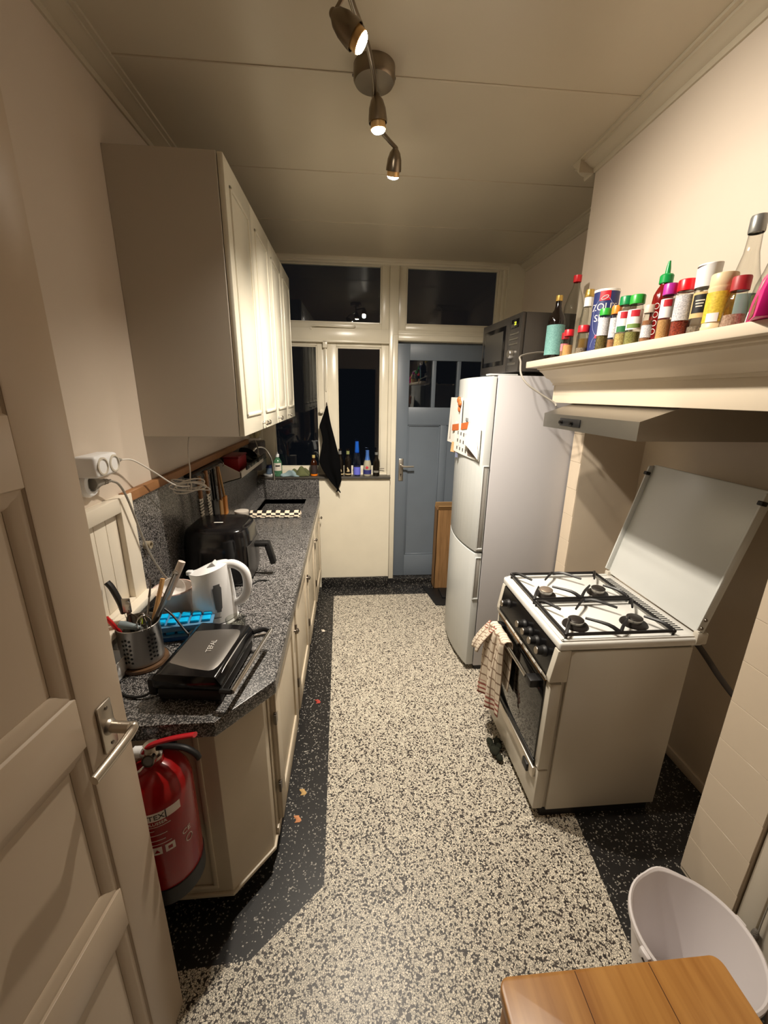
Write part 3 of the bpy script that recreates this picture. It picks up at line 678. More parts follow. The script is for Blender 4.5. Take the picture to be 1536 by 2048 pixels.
for a in (1.0, 1.23): obj('hinge', G().box(-0.590, -0.565, a, a+0.03, ZT+0.02, ZT+0.075, 0.006, M=gA), M_blackm, r)
for px, py in ((-0.55, 1.01), (-0.39, 1.01), (-0.55, 1.25), (-0.39, 1.25)): obj('foot', G().cyl((px, py, ZT), (px, py, ZT+0.01), 0.01).xf(gA), M_blackm, r)
obj('cable', G().tube([(-0.575, 1.06, ZT+0.02), (-0.61, 1.035, ZT+0.008), (-0.67, 1.05, ZT+0.004), (-0.74, 1.12, ZT+0.004), (-0.762, 1.22, ZT+0.02), (-0.735, 1.30, ZT+0.10), (-0.69, 1.335, ZT+0.135), (-0.64, 1.33, ZT+0.11), (-0.58, 1.30, ZT+0.05), (-0.53, 1.265, ZT+0.03)], 0.0038), M_cord_b, r)
obj('rod_on_worktop', G().cyl((-0.405, 1.315, ZT+0.006), (-0.315, 1.345, ZT+0.006), 0.004), M_steeld, label='thin dark metal rod lying behind the contact grill', cat='rod')
# ---- utensil pot with everything in it
cx, cy, cz = -0.69, 1.215, ZT+0.012
obj('wooden_trivet', G().lathe([(0.0001, 0), (0.072, 0), (0.074, 0.004), (0.072, 0.0115), (0.0001, 0.0115)], (cx+0.003, cy-0.003, ZT), 36), wood('trivet_wood', s(72, 52, 36), s(98, 72, 50), 0, 1.2), label='round brown wooden trivet under the utensil pot', cat='trivet')
r = root('utensil_pot', (cx, cy, cz), 'perforated stainless steel utensil pot on the worktop', 'utensil pot')
obj('wall', G().lathe([(0.0001, 0), (0.060, 0), (0.063, 0.003), (0.063, 0.132), (0.0645, 0.134), (0.0625, 0.135), (0.061, 0.130), (0.061, 0.004), (0.0001, 0.004)], (cx, cy, cz), 44), M_steel, r)
hol = G()
for grp in (-1.75, -0.55, 0.65, 1.85, 3.05):
    for i in range(3):
        for j in range(6):
            a = grp+(i-1)*0.17; z = cz+0.024+j*0.0155+(0.004 if i == 1 else 0)
            hol.rev((cx+0.0625*math.cos(a), cy+0.0625*math.sin(a), z), (math.cos(a), math.sin(a), 0), [(0.0001, 0.0011), (0.0040, 0.0011), (0.0040, 0.0)], 8)
obj('perforations', hol, M_blackm, r, kind='stuff')
top = Vector((cx, cy, cz+0.13))
def stick(dx, dy, L, zb=0.02, off=(0, 0)):
    """base and tip of a utensil leaning in the pot"""
    b = Vector((cx-dx*0.02+off[0], cy-dy*0.02+off[1], cz+zb)); d = Vector((dx, dy, 1)).normalized(); return b, b+d*L, d
b, t, d = stick(-0.22, 0.05, 0.275, off=(-0.012, 0.0))
r = root('kitchen_knife', tuple(b), 'knife with black riveted handle leaning left out of the pot', 'knife')
obj('blade', G().tube([b, b+d*0.16], 0.009, sub=1, flat=0.12), M_steel, r)
h_ = obj('handle', G().tube([b+d*0.15, b+d*0.19, b+d*0.24+Vector((-0.006, 0, -0.002)), b+d*0.262+Vector((-0.014, 0, -0.004))], 0.0165, n=10, flat=0.6), M_blackm, r)
for q in (0.165, 0.185):
    p = b+d*q; obj('rivet', G().rev(p+Vector((0.003, -0.008, 0)), (0.3, -1, 0), [(0.0028, 0), (0.0028, 0.002), (0.0001, 0.003)], 10), M_chrome, h_)
b, t, d = stick(-0.30, -0.20, 0.165, off=(-0.022, -0.012))
r = root('red_handled_peeler', tuple(b), 'short red handled tool at the left rim of the pot', 'utensil')
obj('shaft', G().tube([b, b+d*0.11], 0.004, sub=1), M_steel, r); obj('handle', G().tube([b+d*0.10, b+d*0.13, t+Vector((-0.005, 0, 0))], 0.0115, n=10, flat=0.6), M_redpl, r)
b, t, d = stick(0.50, 0.10, 0.30, off=(0.0, 0.01))
r = root('steel_tongs', tuple(b), 'steel tongs leaning right out of the utensil pot', 'tongs')
obj('arm', G().tube([b, b+d*0.15, t], 0.009, sub=3, flat=0.5), M_steel, r); obj('arm', G().tube([b+Vector((0.004, 0.012, 0)), b+d*0.15+Vector((0.003, 0.016, 0)), t], 0.008, sub=3, flat=0.5), M_steel, r)
obj('ring', G().tube([t+Vector((0.008*math.cos(q), 0, 0.008*math.sin(q))) for q in [2*math.pi*k/8 for k in range(8)]], 0.002, closed=True), M_steel, r)
b, t, d = stick(0.44, 0.22, 0.325, off=(0.012, 0.014))
r = root('white_handled_tool', tuple(b), 'kitchen tool with long white handle leaning towards the kettle', 'utensil')
obj('shaft', G().tube([b, b+d*0.20], 0.005, sub=1), M_steel, r); obj('handle', G().tube([b+d*0.19, b+d*0.25, t], 0.0115, n=12), mat('bone_plastic', s(218, 204, 194), 0.4), r)
b, t, d = stick(0.0, -0.05, 0.20, off=(-0.018, 0.0))
r = root('can_opener', tuple(b), 'metal can opener standing in the pot behind the knife', 'can opener')
obj('handle', G().tube([b, b+d*0.13, b+d*0.165], 0.009, n=8, sub=2, flat=0.5), M_steeld, r)
cg = G(); cg.box(t.x-0.014, t.x+0.012, t.y-0.003, t.y+0.003, t.z-0.045, t.z+0.005, 0.003); cg.rev((t.x+0.004, t.y-0.004, t.z-0.012), (0, -1, 0), [(0.0001, 0), (0.010, 0), (0.010, 0.004), (0.0001, 0.005)], 14)
obj('cutter', cg, M_steel, r)
b, t, d = stick(0.12, 0.25, 0.235, off=(0.0, 0.02))
r = root('steel_spreader', tuple(b), 'small pointed steel spreader rising from the pot', 'utensil')
obj('shaft', G().tube([b, b+d*0.19], 0.003, sub=1), M_steel, r); obj('blade', G().tube([b+d*0.18, b+d*0.20, b+d*0.225, t+Vector((0, 0, 0.01))], [0.010, 0.002], sub=4, flat=0.2), M_steeld, r)
b, t, d = stick(0.22, 0.32, 0.24, off=(0.01, 0.025))
obj('wooden_spatula', G().tube([b, b+d*0.12, t], 0.0075, n=8, sub=2), M_woodlt, label='pale wooden handle at the back of the pot', cat='utensil')
b, t, d = stick(0.20, -0.30, 0.175, off=(0.022, -0.010))
r = root('whisk', tuple(b), 'small wire whisk with round loops at the right rim of the pot', 'whisk')
obj('handle', G().tube([b, b+d*0.10], 0.005, sub=1), M_steel, r)
wl = G()
for k in range(4):
    a = math.pi*k/4; e1 = Vector((math.cos(a), math.sin(a), 0)); cc = b+d*0.10
    wl.tube([cc, cc+d*0.025+e1*0.017, cc+d*0.060+e1*0.020, cc+d*0.080, cc+d*0.060-e1*0.020, cc+d*0.025-e1*0.017], 0.0013, n=6, closed=True)
obj('wire_loops', wl, M_chrome, r)
b, t, d = stick(-0.15, -0.35, 0.16, off=(0.0, -0.012))
r = root('grey_handled_scraper', tuple(b), 'tool with tapered blue-grey handle across the pot rim', 'utensil')
obj('handle', G().rev((cx+0.036, cy-0.045, cz+0.139), (-1, -0.05, 0.28), [(0.0001, 0), (0.004, 0.001), (0.009, 0.02), (0.0125, 0.05), (0.0105, 0.066), (0.0001, 0.070)], 16), mat('grey_blue_plastic', s(120, 132, 136), 0.4), r)
obj('shaft', G().tube([(cx+0.036, cy-0.045, cz+0.139), (cx+0.048, cy-0.03, cz+0.08)], 0.004, sub=1), M_steel, r)
r = root('scissors', (cx+0.02, cy+0.0, cz+0.02), 'kitchen scissors with looped grips standing in the pot', 'scissors')
sg = G()
for sgn in (-1, 1):
    c0 = Vector((cx+0.012+0.016*sgn, cy-0.02, cz+0.155))
    sg.tube([c0+Vector((0.012*math.cos(q), 0.004*math.cos(q), 0.020*math.sin(q))) for q in [2*math.pi*k/10 for k in range(10)]], 0.0028, n=7, closed=True)
obj('grips', sg, M_steeld, r)
obj('blades', G().tube([(cx+0.012, cy-0.018, cz+0.14), (cx+0.008, cy-0.01, cz+0.02)], 0.008, sub=1, flat=0.25), M_steel, r)
obj('green_clip', G().tube([(cx+0.028, cy-0.028, cz+0.145), (cx+0.031, cy-0.030, cz+0.172)], 0.0035, sub=1), mat('lime_plastic', s(170, 190, 40), 0.4), label='tiny lime green clip among the utensils', cat='clip')
# ---- things behind and beside the pot
r = root('enamel_pan', (-0.70, 1.505, ZT), 'white enamel pan behind the utensil pot', 'pan')
obj('bowl', G().lathe([(0.0001, 0), (0.060, 0), (0.066, 0.01), (0.070, 0.115), (0.074, 0.120), (0.071, 0.123), (0.067, 0.118), (0.062, 0.012), (0.0001, 0.006)], (-0.70, 1.505, ZT), 36), mat('enamel_cream', s(226, 214, 204), 0.25), r)
obj('rim', G().lathe([(0.070, 0.117), (0.0755, 0.119), (0.0755, 0.124), (0.070, 0.124)], (-0.70, 1.505, ZT), 36), mat('enamel_pink', s(206, 176, 164), 0.3), r)
r = root('strainer', (-0.695, 1.49, ZT+0.06), 'small white strainer resting in the enamel pan', 'strainer')
obj('bowl', G().rev((-0.690, 1.488, ZT+0.128), (0.45, -0.4, 0.45), [(0.042, 0.0), (0.044, 0.003), (0.042, 0.006), (0.036, -0.012), (0.024, -0.024), (0.0001, -0.028)], 26), mat('strainer_white', s(212, 206, 200), 0.4), r)
obj('handle', G().tube([(-0.700, 1.50, ZT+0.090), (-0.712, 1.515, ZT+0.015)], 0.004, sub=1), M_blackm, r)
r = root('cutlery_tray', (-0.755, 1.10, ZT), 'white plastic cutlery tray half hidden by the open door', 'tray')
tg = G(); tg.box(-0.795, -0.715, 1.03, 1.175, ZT, ZT+0.006, 0.002); tg.box(-0.795, -0.790, 1.03, 1.175, ZT, ZT+0.075, 0.002); tg.box(-0.720, -0.715, 1.03, 1.175, ZT, ZT+0.06, 0.002); tg.box(-0.795, -0.715, 1.03, 1.035, ZT, ZT+0.06, 0.002); tg.box(-0.795, -0.715, 1.17, 1.175, ZT, ZT+0.075, 0.002)
obj('tray_body', tg, M_whitepl, r)
for k in range(5):
    g = G().tube([(-0.775+0.010*k, 1.06+0.01*k, ZT+0.03), (-0.775+0.010*k, 1.13, ZT+0.07+0.004*k)], 0.003, sub=1, flat=0.5)
    obj('fork', g, M_steel, label=['fork lying at the wall side of the white tray', 'second fork from the wall in the white tray', 'middle fork in the white tray', 'fourth fork from the wall in the white tray', 'fork lying at the room side of the white tray'][k], cat='cutlery', group='cutlery in the white tray')
# ================================================================== WALL RACK, SINK CORNER, SILL
# ---- utensil rail on the splashback with hanging tools
r = root('utensil_rail', (-0.775, 2.15, 1.30), 'dark metal utensil rail on the splashback behind the air fryer', 'rail')
obj('rail_bar', G().box(-0.785, -0.745, 1.95, 2.42, 1.335, 1.350, 0.003), M_iron, r)
for k in range(6):
    yy = 1.98+k*0.082
    obj('hook', G().tube([(-0.75, yy, 1.345), (-0.735, yy, 1.34), (-0.73, yy, 1.325), (-0.738, yy, 1.318)], 0.0025, n=6), M_steeld, r)
M_print2 = mat('pattern_white', s(206, 198, 184), 0.5)
def grater(y, z0, z1, lab, tilt):
    r = root('grater', (-0.735, y, z0), lab, 'grater', 'patterned graters on the utensil rail')
    MR = Matrix.Translation((-0.735, y, z1)) @ Matrix.Rotation(math.radians(tilt), 4, 'X') @ Matrix.Translation((0.735, -y, -z1))
    obj('blade', G().box(-0.738, -0.733, y-0.022, y+0.022, z0, z0+0.15, 0.002, M=MR), M_print2, r)
    pg = G(); random.seed(int(y*100))
    for j in range(9):
        for k in range(3):
            if random.random() < 0.72:
                yy = y-0.014+k*0.014; zz = z0+0.012+j*0.0155
                if j < 5: pg.box(-0.7335, -0.7322, yy-0.0045, yy+0.0045, zz-0.003, zz+0.002, M=MR)
                else: pg.rev(MR @ Vector((-0.7330, yy, zz)), (1, 0, 0), [(0.0045, 0), (0.0045, 0.0012), (0.0001, 0.0012)], 8)
                # the same slots on the near edge side
                pg.box(-0.7385, -0.7325, y-0.0226, y-0.0218, zz-0.003, zz+0.002, M=MR)
    obj('slots', pg, M_blackm, r, kind='stuff')
    obj('handle', G().box(-0.743, -0.728, y-0.013, y+0.013, z0+0.148, z1, 0.004, M=MR), M_blackm if tilt < 0 else M_strip, r)
    return r
grater(2.00, 1.075, 1.335, 'grater with black handle, nearest on the rail', 0)
grater(2.10, 1.075, 1.345, 'grater with wooden handle, second on the rail', 3)
for k, (y, L, m, lab) in enumerate(((2.17, 0.27, M_blackm, 'thin black spatula hanging next to the graters'), (2.21, 0.30, M_iron, 'black ladle hanging between spatula and wooden spoon'), (2.28, 0.32, M_strip, 'long wooden spoon at the end of the rail'))):
    r = root('hanging_utensil', (-0.735, y, 1.33-L), lab, 'utensil', 'utensils hanging behind the air fryer')
    sh = G().tube([(-0.735, y, 1.335), (-0.735, y+0.01, 1.33-L*0.6)], 0.007 if k < 2 else 0.008, sub=1, flat=0.6)
    obj('handle', sh, m, r)
    obj('head', G().box(-0.740, -0.730, y-0.012, y+0.036, 1.33-L, 1.33-L*0.58, 0.004), m if k < 2 else M_woodlt, r)
r = root('orange_tipped_spatula', (-0.73, 2.36, 1.02), 'wooden spatula with bright orange tip below the rail', 'spatula')
obj('handle', G().tube([(-0.735, 2.30, 1.33), (-0.73, 2.345, 1.15)], 0.008, sub=1, flat=0.6), M_woodlt, r)
obj('tip', G().box(-0.738, -0.722, 2.33, 2.375, 1.04, 1.15, 0.004), mat('orange_wood', s(214, 140, 66), 0.5), r)
# jar behind the fryer
obj('small_tub', G().lathe([(0.0001, 0), (0.036, 0), (0.040, 0.16), (0.042, 0.163), (0.042, 0.175), (0.0001, 0.177)], (-0.66, 2.42, ZT), 26), mat('cloudy_plastic', s(168, 160, 150), 0.4), label='small cloudy plastic tub behind the air fryer', cat='tub')
# ---- white wall shelf tray above the sink side
r = root('tray_shelf', (-0.715, 2.68, 1.20), 'white plastic tray shelf fixed to the splashback', 'tray shelf')
M_tray = mat('tray_white', s(196, 188, 178), 0.45)
obj('near_end', G().prism([(-0.785, 1.20), (-0.640, 1.245), (-0.640, 1.275), (-0.785, 1.352)], 1, 2.40, 2.408), M_tray, r)
obj('floor', G().prism([(-0.785, 1.200), (-0.640, 1.245), (-0.640, 1.250), (-0.785, 1.206)], 1, 2.40, 3.02), M_tray, r)
obj('front_lip', G().prism([(-0.645, 1.243), (-0.636, 1.246), (-0.636, 1.285), (-0.645, 1.285)], 1, 2.40, 3.02), M_tray, r)
obj('far_end', G().prism([(-0.785, 1.20), (-0.640, 1.245), (-0.640, 1.285), (-0.785, 1.352)], 1, 3.012, 3.02), M_tray, r)
r = root('red_box', (-0.72, 2.60, 1.235), 'dark red plastic box lying in the white tray', 'box')
obj('body', G().box(-0.765, -0.675, 2.50, 2.70, 1.245, 1.345, 0.008), mat('dark_red', s(140, 16, 24), 0.4), r)
obj('lid', G().box(-0.768, -0.672, 2.497, 2.703, 1.345, 1.357, 0.004), mat('dark_red2', s(110, 12, 20), 0.4), r)
r = root('black_pan', (-0.71, 2.86, 1.24), 'small black pan leaning in the white tray', 'pan')
obj('pan_body', G().rev((-0.715, 2.86, 1.30), (0.5, -0.3, 0.8), [(0.0001, 0), (0.058, 0), (0.066, 0.032), (0.063, 0.032), (0.056, 0.003), (0.0001, 0.003)], 30), M_black, r)
obj('handle', G().tube([(-0.66, 2.83, 1.305), (-0.62, 2.76, 1.31), (-0.60, 2.68, 1.30)], 0.008, n=8, flat=0.6), M_blackm, r)
r = root('perforated_bar', (-0.63, 2.8, 1.29), 'dark perforated metal bar along the front of the white tray', 'metal bar')
obj('strip', G().box(-0.634, -0.626, 2.50, 3.04, 1.275, 1.300, 0.002), M_iron, r)
for k in range(6):
    obj('stud', G().rev((-0.626, 2.56+k*0.08, 1.288), (1, 0, 0), [(0.0001, 0), (0.008, 0), (0.008, 0.003), (0.0001, 0.004)], 12), M_chrome, r)
# ---- scrub brush, tap, grey box
r = root('dish_brush', (-0.70, 3.10, 1.37), 'pale yellow dish brush hanging beside the window corner', 'brush')
bg = G(); random.seed(3)
for k in range(60):
    a = random.random()*6.28; q = random.random()*0.03
    p = Vector((-0.70+q*math.cos(a), 3.08+q*math.sin(a), 1.41)); e = p+Vector((math.cos(a)*q*0.8, math.sin(a)*q*0.8, 0.05))
    bg.tube([e, p], 0.0022, n=4, sub=1)
obj('bristles', bg, mat('bristle', s(196, 184, 142), 0.7), r, kind='stuff')
obj('head', G().box(-0.74, -0.66, 3.05, 3.11, 1.395, 1.412, 0.006), M_print2, r)
obj('handle', G().tube([(-0.70, 3.08, 1.40), (-0.69, 3.11, 1.33), (-0.69, 3.13, 1.22)], 0.006, n=8), M_chrome, r)
r = root('water_heater_box', (-0.74, 3.31, 1.12), 'grey plastic box mounted in the corner above the sink', 'box')
obj('case', G().box(-0.785, -0.690, 3.21, 3.40, 1.14, 1.36, 0.010), mat('box_grey', s(84, 78, 80), 0.5), r)
obj('band', G().box(-0.786, -0.688, 3.208, 3.402, 1.215, 1.225, 0.002), M_blackm, r)
obj('button', G().rev((-0.690, 3.30, 1.26), (1, 0, 0), [(0.0001, 0.004), (0.014, 0.004), (0.016, 0)], 16), M_greypl, r)
r = root('sink_tap', (-0.75, 3.17, 1.10), 'chrome wall tap with long swivel spout over the sink', 'tap')
tp = G(); tp.cyl((-0.785, 3.13, 1.215), (-0.73, 3.13, 1.215), 0.018); tp.cyl((-0.785, 3.13, 1.215), (-0.780, 3.13, 1.215), 0.030)
obj('valve_body', tp, M_chrome, r)
obj('handle', G().rev((-0.73, 3.13, 1.215), (1, 0, 0), [(0.0001, 0), (0.012, 0), (0.022, 0.006), (0.024, 0.022), (0.018, 0.03), (0.0001, 0.032)], 12), M_steeld, r)
obj('spout', G().tube([(-0.74, 3.13, 1.225), (-0.735, 3.13, 1.30), (-0.70, 3.16, 1.33), (-0.655, 3.20, 1.315), (-0.62, 3.235, 1.24), (-0.612, 3.24, 1.15), (-0.608, 3.24, 1.06)], 0.0085, n=12), M_chrome, r)
# ---- checkered cloth over the sink rim
def checker_mat():
    m = bpy.data.materials.new('checker_cloth'); m.use_nodes = True; N = m.node_tree.nodes; L = m.node_tree.links
    tc = N.new('ShaderNodeTexCoord'); ck = N.new('ShaderNodeTexChecker'); ck.inputs['Scale'].default_value = 30.0
    ck.inputs['Color1'].default_value = (*s(226, 208, 184), 1); ck.inputs['Color2'].default_value = (*s(22, 18, 18), 1)
    mp = N.new('ShaderNodeMapping'); mp.inputs['Location'].default_value = (0.013, 0.017, 0.02)
    L.new(tc.outputs['UV'], mp.inputs[0]); mp.inputs['Scale'].default_value = (1, 1, 1)
    L.new(mp.outputs[0], ck.inputs['Vector']); L.new(ck.outputs[0], N['Principled BSDF'].inputs['Base Color']); N['Principled BSDF'].inputs['Roughness'].default_value = 0.9
    return m
def cloth(name, fn, nu, nv, su, sv, m, label, cat, parent=None, thick=0.002):
    me = bpy.data.meshes.new(name)
    V = [Vector(fn(i/nu, j/nv)) for j in range(nv+1) for i in range(nu+1)]
    org = Vector((sum(v.x for v in V)/len(V), sum(v.y for v in V)/len(V), min(v.z for v in V))) if parent is None else ORG[parent]
    F = [(j*(nu+1)+i, j*(nu+1)+i+1, (j+1)*(nu+1)+i+1, (j+1)*(nu+1)+i) for j in range(nv) for i in range(nu)]
    me.from_pydata([v-org for v in V], [], F); uv = me.uv_layers.new(name='UVMap')
    for p in me.polygons:
        p.use_smooth = True
        for li in p.loop_indices:
            vi = me.loops[li].vertex_index; uv.data[li].uv = ((vi % (nu+1))/nu*su, (vi//(nu+1))/nv*sv)
    me.materials.append(m); o = bpy.data.objects.new(name, me); COL.objects.link(o)
    if parent is None: o.location = org
    else: o.parent = parent
    ORG[o] = org
    md = o.modifiers.new('thick', 'SOLIDIFY'); md.thickness = thick; md.offset = 0
    return props(o, label, cat)
def ck(u, v):
    x = -0.735+0.365*u+0.004*math.sin(9*v); q = v*0.165
    wob = 0.004*math.sin(14*u+1)+0.003*math.sin(31*u)
    if q < 0.07: return (x, 2.835+q+wob, ZT+0.003+0.002*abs(math.sin(17*u+3*v)))
    if q < 0.11: return (x, 2.905+(q-0.07)*0.7+wob, ZT+0.004+(q-0.07)*0.7)
    return (x, 2.936+wob*0.5, ZT+0.032-(q-0.11))
cloth('checkered_cloth', ck, 40, 16, 0.365, 0.165, checker_mat(), 'black and white checkered cloth over the sink rim', 'cloth')
# ---- things on the window sill
ZS = 1.0455
def bottle(name, x, y, z, prof, m, label, cat, group=None, cap=None, n=26, lab=None, liquid=None):
    r = root(name, (x, y, z), label, cat, group)
    obj('glass_body', G().lathe(prof, (x, y, z), n), m, r)
    if cap: obj('cap', G().lathe(cap[0], (x, y, z), n), cap[1], r)
    for L_ in (lab or []):
        rr, z0, z1, mm, nm = L_[:5]; a0, a1 = (L_[5] if len(L_) > 5 else (0, 2*math.pi))
        obj(nm, G().lathe([(rr, z0), (rr+0.0004, z0), (rr+0.0004, z1), (rr, z1)], (x, y, z), 28, a0=a0, a1=a1), mm, r)
    if liquid: obj('contents', G().lathe(liquid[0], (x, y, z), n), liquid[1], r)
    return r
def beer(h, rb, rn): return [(0.0001, 0), (rb-0.002, 0), (rb, 0.004), (rb, h*0.52), (rb*0.9, h*0.60), (rb*0.55, h*0.72), (rn, h*0.80), (rn, h*0.97), (rn+0.0015, h*0.975), (rn+0.0015, h), (0.0001, h)]
M_darkglass = mat('dark_bottle_glass', s(22, 17, 12), 0.1); M_crest = mat('label_crest', s(190, 170, 130), 0.6); M_silver = mat('silver_foil', s(150, 150, 146), 0.35, metal=0.6); M_olive = mat('olive_foil', s(132, 138, 88), 0.5)
def crest(r, x, y, rb, z):
    obj('label_figure', G().prism([(x-0.013, z-0.016), (x+0.013, z-0.016), (x+0.012, z-0.002), (x+0.004, z+0.010), (x-0.002, z+0.022), (x-0.008, z+0.022), (x-0.009, z+0.010), (x-0.004, z+0.002)], 1, y-rb-0.0025, y-rb+0.004, 0.0008), M_crest, r)
for x, foil, nm in ((-0.086, M_silver, 'dark beer bottle with silver neck, beside the black towel'), (-0.018, M_olive, 'dark beer bottle with olive neck, left of the blue bottle')):
    r = bottle('beer_bottle', x, 3.495, ZS, beer(0.232, 0.029, 0.0125), M_darkglass, nm, 'bottle', 'bottles on the window sill', lab=[(0.0135, 0.188, 0.216, foil, 'neck_label'), (0.0295, 0.012, 0.022, M_crest, 'label_band')])
    crest(r, x, 3.495, 0.0295, ZS+0.055)
r = bottle('beer_bottle', 0.228, 3.495, ZS, beer(0.225, 0.029, 0.0125), M_darkglass, 'dark beer bottle at the right end of the sill', 'bottle', 'bottles on the window sill', lab=[(0.0135, 0.184, 0.206, M_silver, 'neck_label'), (0.0295, 0.03, 0.048, mat('label_grey', s(120, 116, 108), 0.6), 'label_band', (-2.6, -0.9))])
M_blueglass = mat('blue_tint_glass', (0.45, 0.6, 0.95), 0.03, trans=1.0)
bottle('blue_bottle', 0.060, 3.495, ZS, [(0.0001, 0), (0.027, 0), (0.030, 0.004), (0.030, 0.09), (0.028, 0.16), (0.016, 0.22), (0.013, 0.24), (0.013, 0.30), (0.0001, 0.30)], M_blueglass, 'tall clear bottle with blue neck foil and violet base', 'bottle', 'bottles on the window sill',
       cap=([(0.018, 0.20), (0.0195, 0.215), (0.0165, 0.26), (0.015, 0.297), (0.0001, 0.298)], mat('blue_foil', s(20, 84, 184), 0.3)), lab=[(0.0306, 0.012, 0.078, mat('violet_print', s(104, 110, 210), 0.4), 'label_band'), (0.0306, 0.080, 0.092, mat('navy_print', s(30, 32, 50), 0.4), 'label_line')])
r = bottle('small_beer_bottle', 0.150, 3.495, ZS, [(0.0001, 0), (0.032, 0), (0.034, 0.005), (0.034, 0.085), (0.031, 0.115), (0.018, 0.155), (0.0145, 0.18), (0.014, 0.222), (0.0001, 0.222)], mat('stoneware', s(168, 162, 140), 0.35), 'squat speckled bottle with blue foil and red crest', 'bottle', 'bottles on the window sill',
       cap=([(0.024, 0.138), (0.0195, 0.155), (0.0155, 0.18), (0.015, 0.222), (0.0001, 0.224)], mat('sky_foil', s(70, 112, 184), 0.35, metal=0.3)), lab=[(0.0345, 0.018, 0.055, mat('label_navy', s(48, 52, 110), 0.5), 'label_band')])
obj('red_crest', G().rev((0.146, 3.461, ZS+0.076), (0, -1, 0.1), [(0.0001, 0.001), (0.012, 0.001), (0.013, -0.004)], 16), mat('crest_red', s(184, 50, 66), 0.5), r)
bottle('amber_bottle', -0.312, 3.495, ZS, [(0.0001, 0), (0.027, 0), (0.029, 0.004), (0.029, 0.105), (0.024, 0.125), (0.012, 0.142), (0.011, 0.165), (0.0001, 0.165)], mat('amber_glass', s(60, 26, 10), 0.08, trans=0.4), 'small dark amber bottle with cream cap on the sill', 'bottle', 'bottles on the window sill',
       cap=([(0.0125, 0.155), (0.0135, 0.157), (0.0135, 0.178), (0.0001, 0.18)], mat('cap_cream', s(198, 178, 116), 0.4)), lab=[(0.0295, 0.022, 0.095, mat('label_dark', s(52, 42, 40), 0.5), 'label'), (0.0295, 0.003, 0.018, mat('orange_base', s(226, 120, 22), 0.4), 'orange_base')])
r = bottle('dish_soap_bottle', -0.618, 3.49, ZS, [(0.0001, 0), (0.033, 0), (0.037, 0.006), (0.037, 0.10), (0.033, 0.125), (0.020, 0.15), (0.013, 0.158), (0.013, 0.17), (0.0001, 0.17)], mat('green_soap', s(110, 168, 128), 0.15, trans=0.6), 'green dish soap bottle with white cap at the window corner', 'soap bottle',
       cap=([(0.016, 0.163), (0.017, 0.165), (0.017, 0.185), (0.008, 0.19), (0.008, 0.205), (0.0001, 0.206)], M_whitepl), lab=[(0.0376, 0.05, 0.115, M_print2, 'label', (-2.3, -0.5)), (0.038, 0.085, 0.097, M_blackm, 'label_title', (-1.9, -0.9))])
bottle('blue_lidded_jar', -0.690, 3.475, ZS+0.021, [(0.0001, 0), (0.024, 0), (0.025, 0.004), (0.025, 0.05), (0.022, 0.056), (0.0001, 0.056)], mat('jar_blue', s(110, 130, 150), 0.15, trans=0.5), 'small glass jar with dark blue lid on a white dish', 'jar',
       cap=([(0.0265, 0.052), (0.027, 0.054), (0.027, 0.076), (0.0001, 0.078)], mat('navy_lid', s(16, 34, 84), 0.35)))
obj('white_dish', G().lathe([(0.0001, 0.004), (0.028, 0.004), (0.030, 0), (0.036, 0), (0.050, 0.018), (0.048, 0.020), (0.034, 0.006), (0.0001, 0.008)], (-0.690, 3.475, ZS), 30), M_whitepl, label='small white dish under the blue lidded jar', cat='dish')
def rag(name, x, y, w, d, h, m, lab, sd):
    random.seed(sd); ph = [random.random()*6 for _ in range(6)]
    def f(u, v):
        q = 1-(2*u-1)**2; q2 = 1-(2*v-1)**2
        z = h*max(0, q*q2)**0.5*(0.55+0.3*math.sin(9*u+ph[0])+0.25*math.sin(11*v+ph[1]+5*u))
        return (x+(u-0.5)*w+0.012*math.sin(8*v+ph[2]), y+(v-0.5)*d+0.012*math.sin(7*u+ph[3]), ZS+0.003+max(0, z))
    cloth(name, f, 22, 16, 1, 1, m, lab, 'cloth', thick=0.003)
rag('green_cloth', -0.435, 3.50, 0.16, 0.09, 0.085, mat('olive_cloth', s(92, 96, 62), 0.95, bump=0.4, bscale=300), 'crumpled olive green cloth on the sill', 4)
rag('blue_cloth', -0.515, 3.475, 0.14, 0.07, 0.05, mat('pale_blue_cloth', s(132, 152, 156), 0.95, bump=0.4, bscale=300), 'crumpled pale blue dishcloth on the sill', 9)
# ---- black towel hanging from the window catch
def tw(u, v):
    t = v
    zc = 1.625-0.71*t
    if t < 0.22: L_, R_ = -0.193-0.27*t, -0.186+0.13*t
    elif t < 0.62: k = (t-0.22)/0.40; L_, R_ = -0.252+0.026*math.sin(min(1, k*2.2)*math.pi/2)-0.033*max(0, k-0.45)/0.55, -0.157+0.072*k
    else: k = (t-0.62)/0.38; L_, R_ = -0.259+0.165*k**1.3, -0.085+0.016*k
    bot = 0
    if t > 0.86: k = (t-0.86)/0.14; R_ -= 0.050*k; L_ += 0.01*k
    x = L_+(R_-L_)*u
    y = 3.512-0.010*math.sin(u*9+2*t)*min(1, t*3)-0.11*min(1, t/0.72)
    return (x, y, zc+0.02*math.sin(u*3))
cloth('black_towel', tw, 24, 40, 1, 1, mat('black_cloth', s(5, 5, 6), 0.95, spec=0.1, bump=0.3, bscale=250), 'long black towel hanging from the window catch', 'towel', thick=0.008)
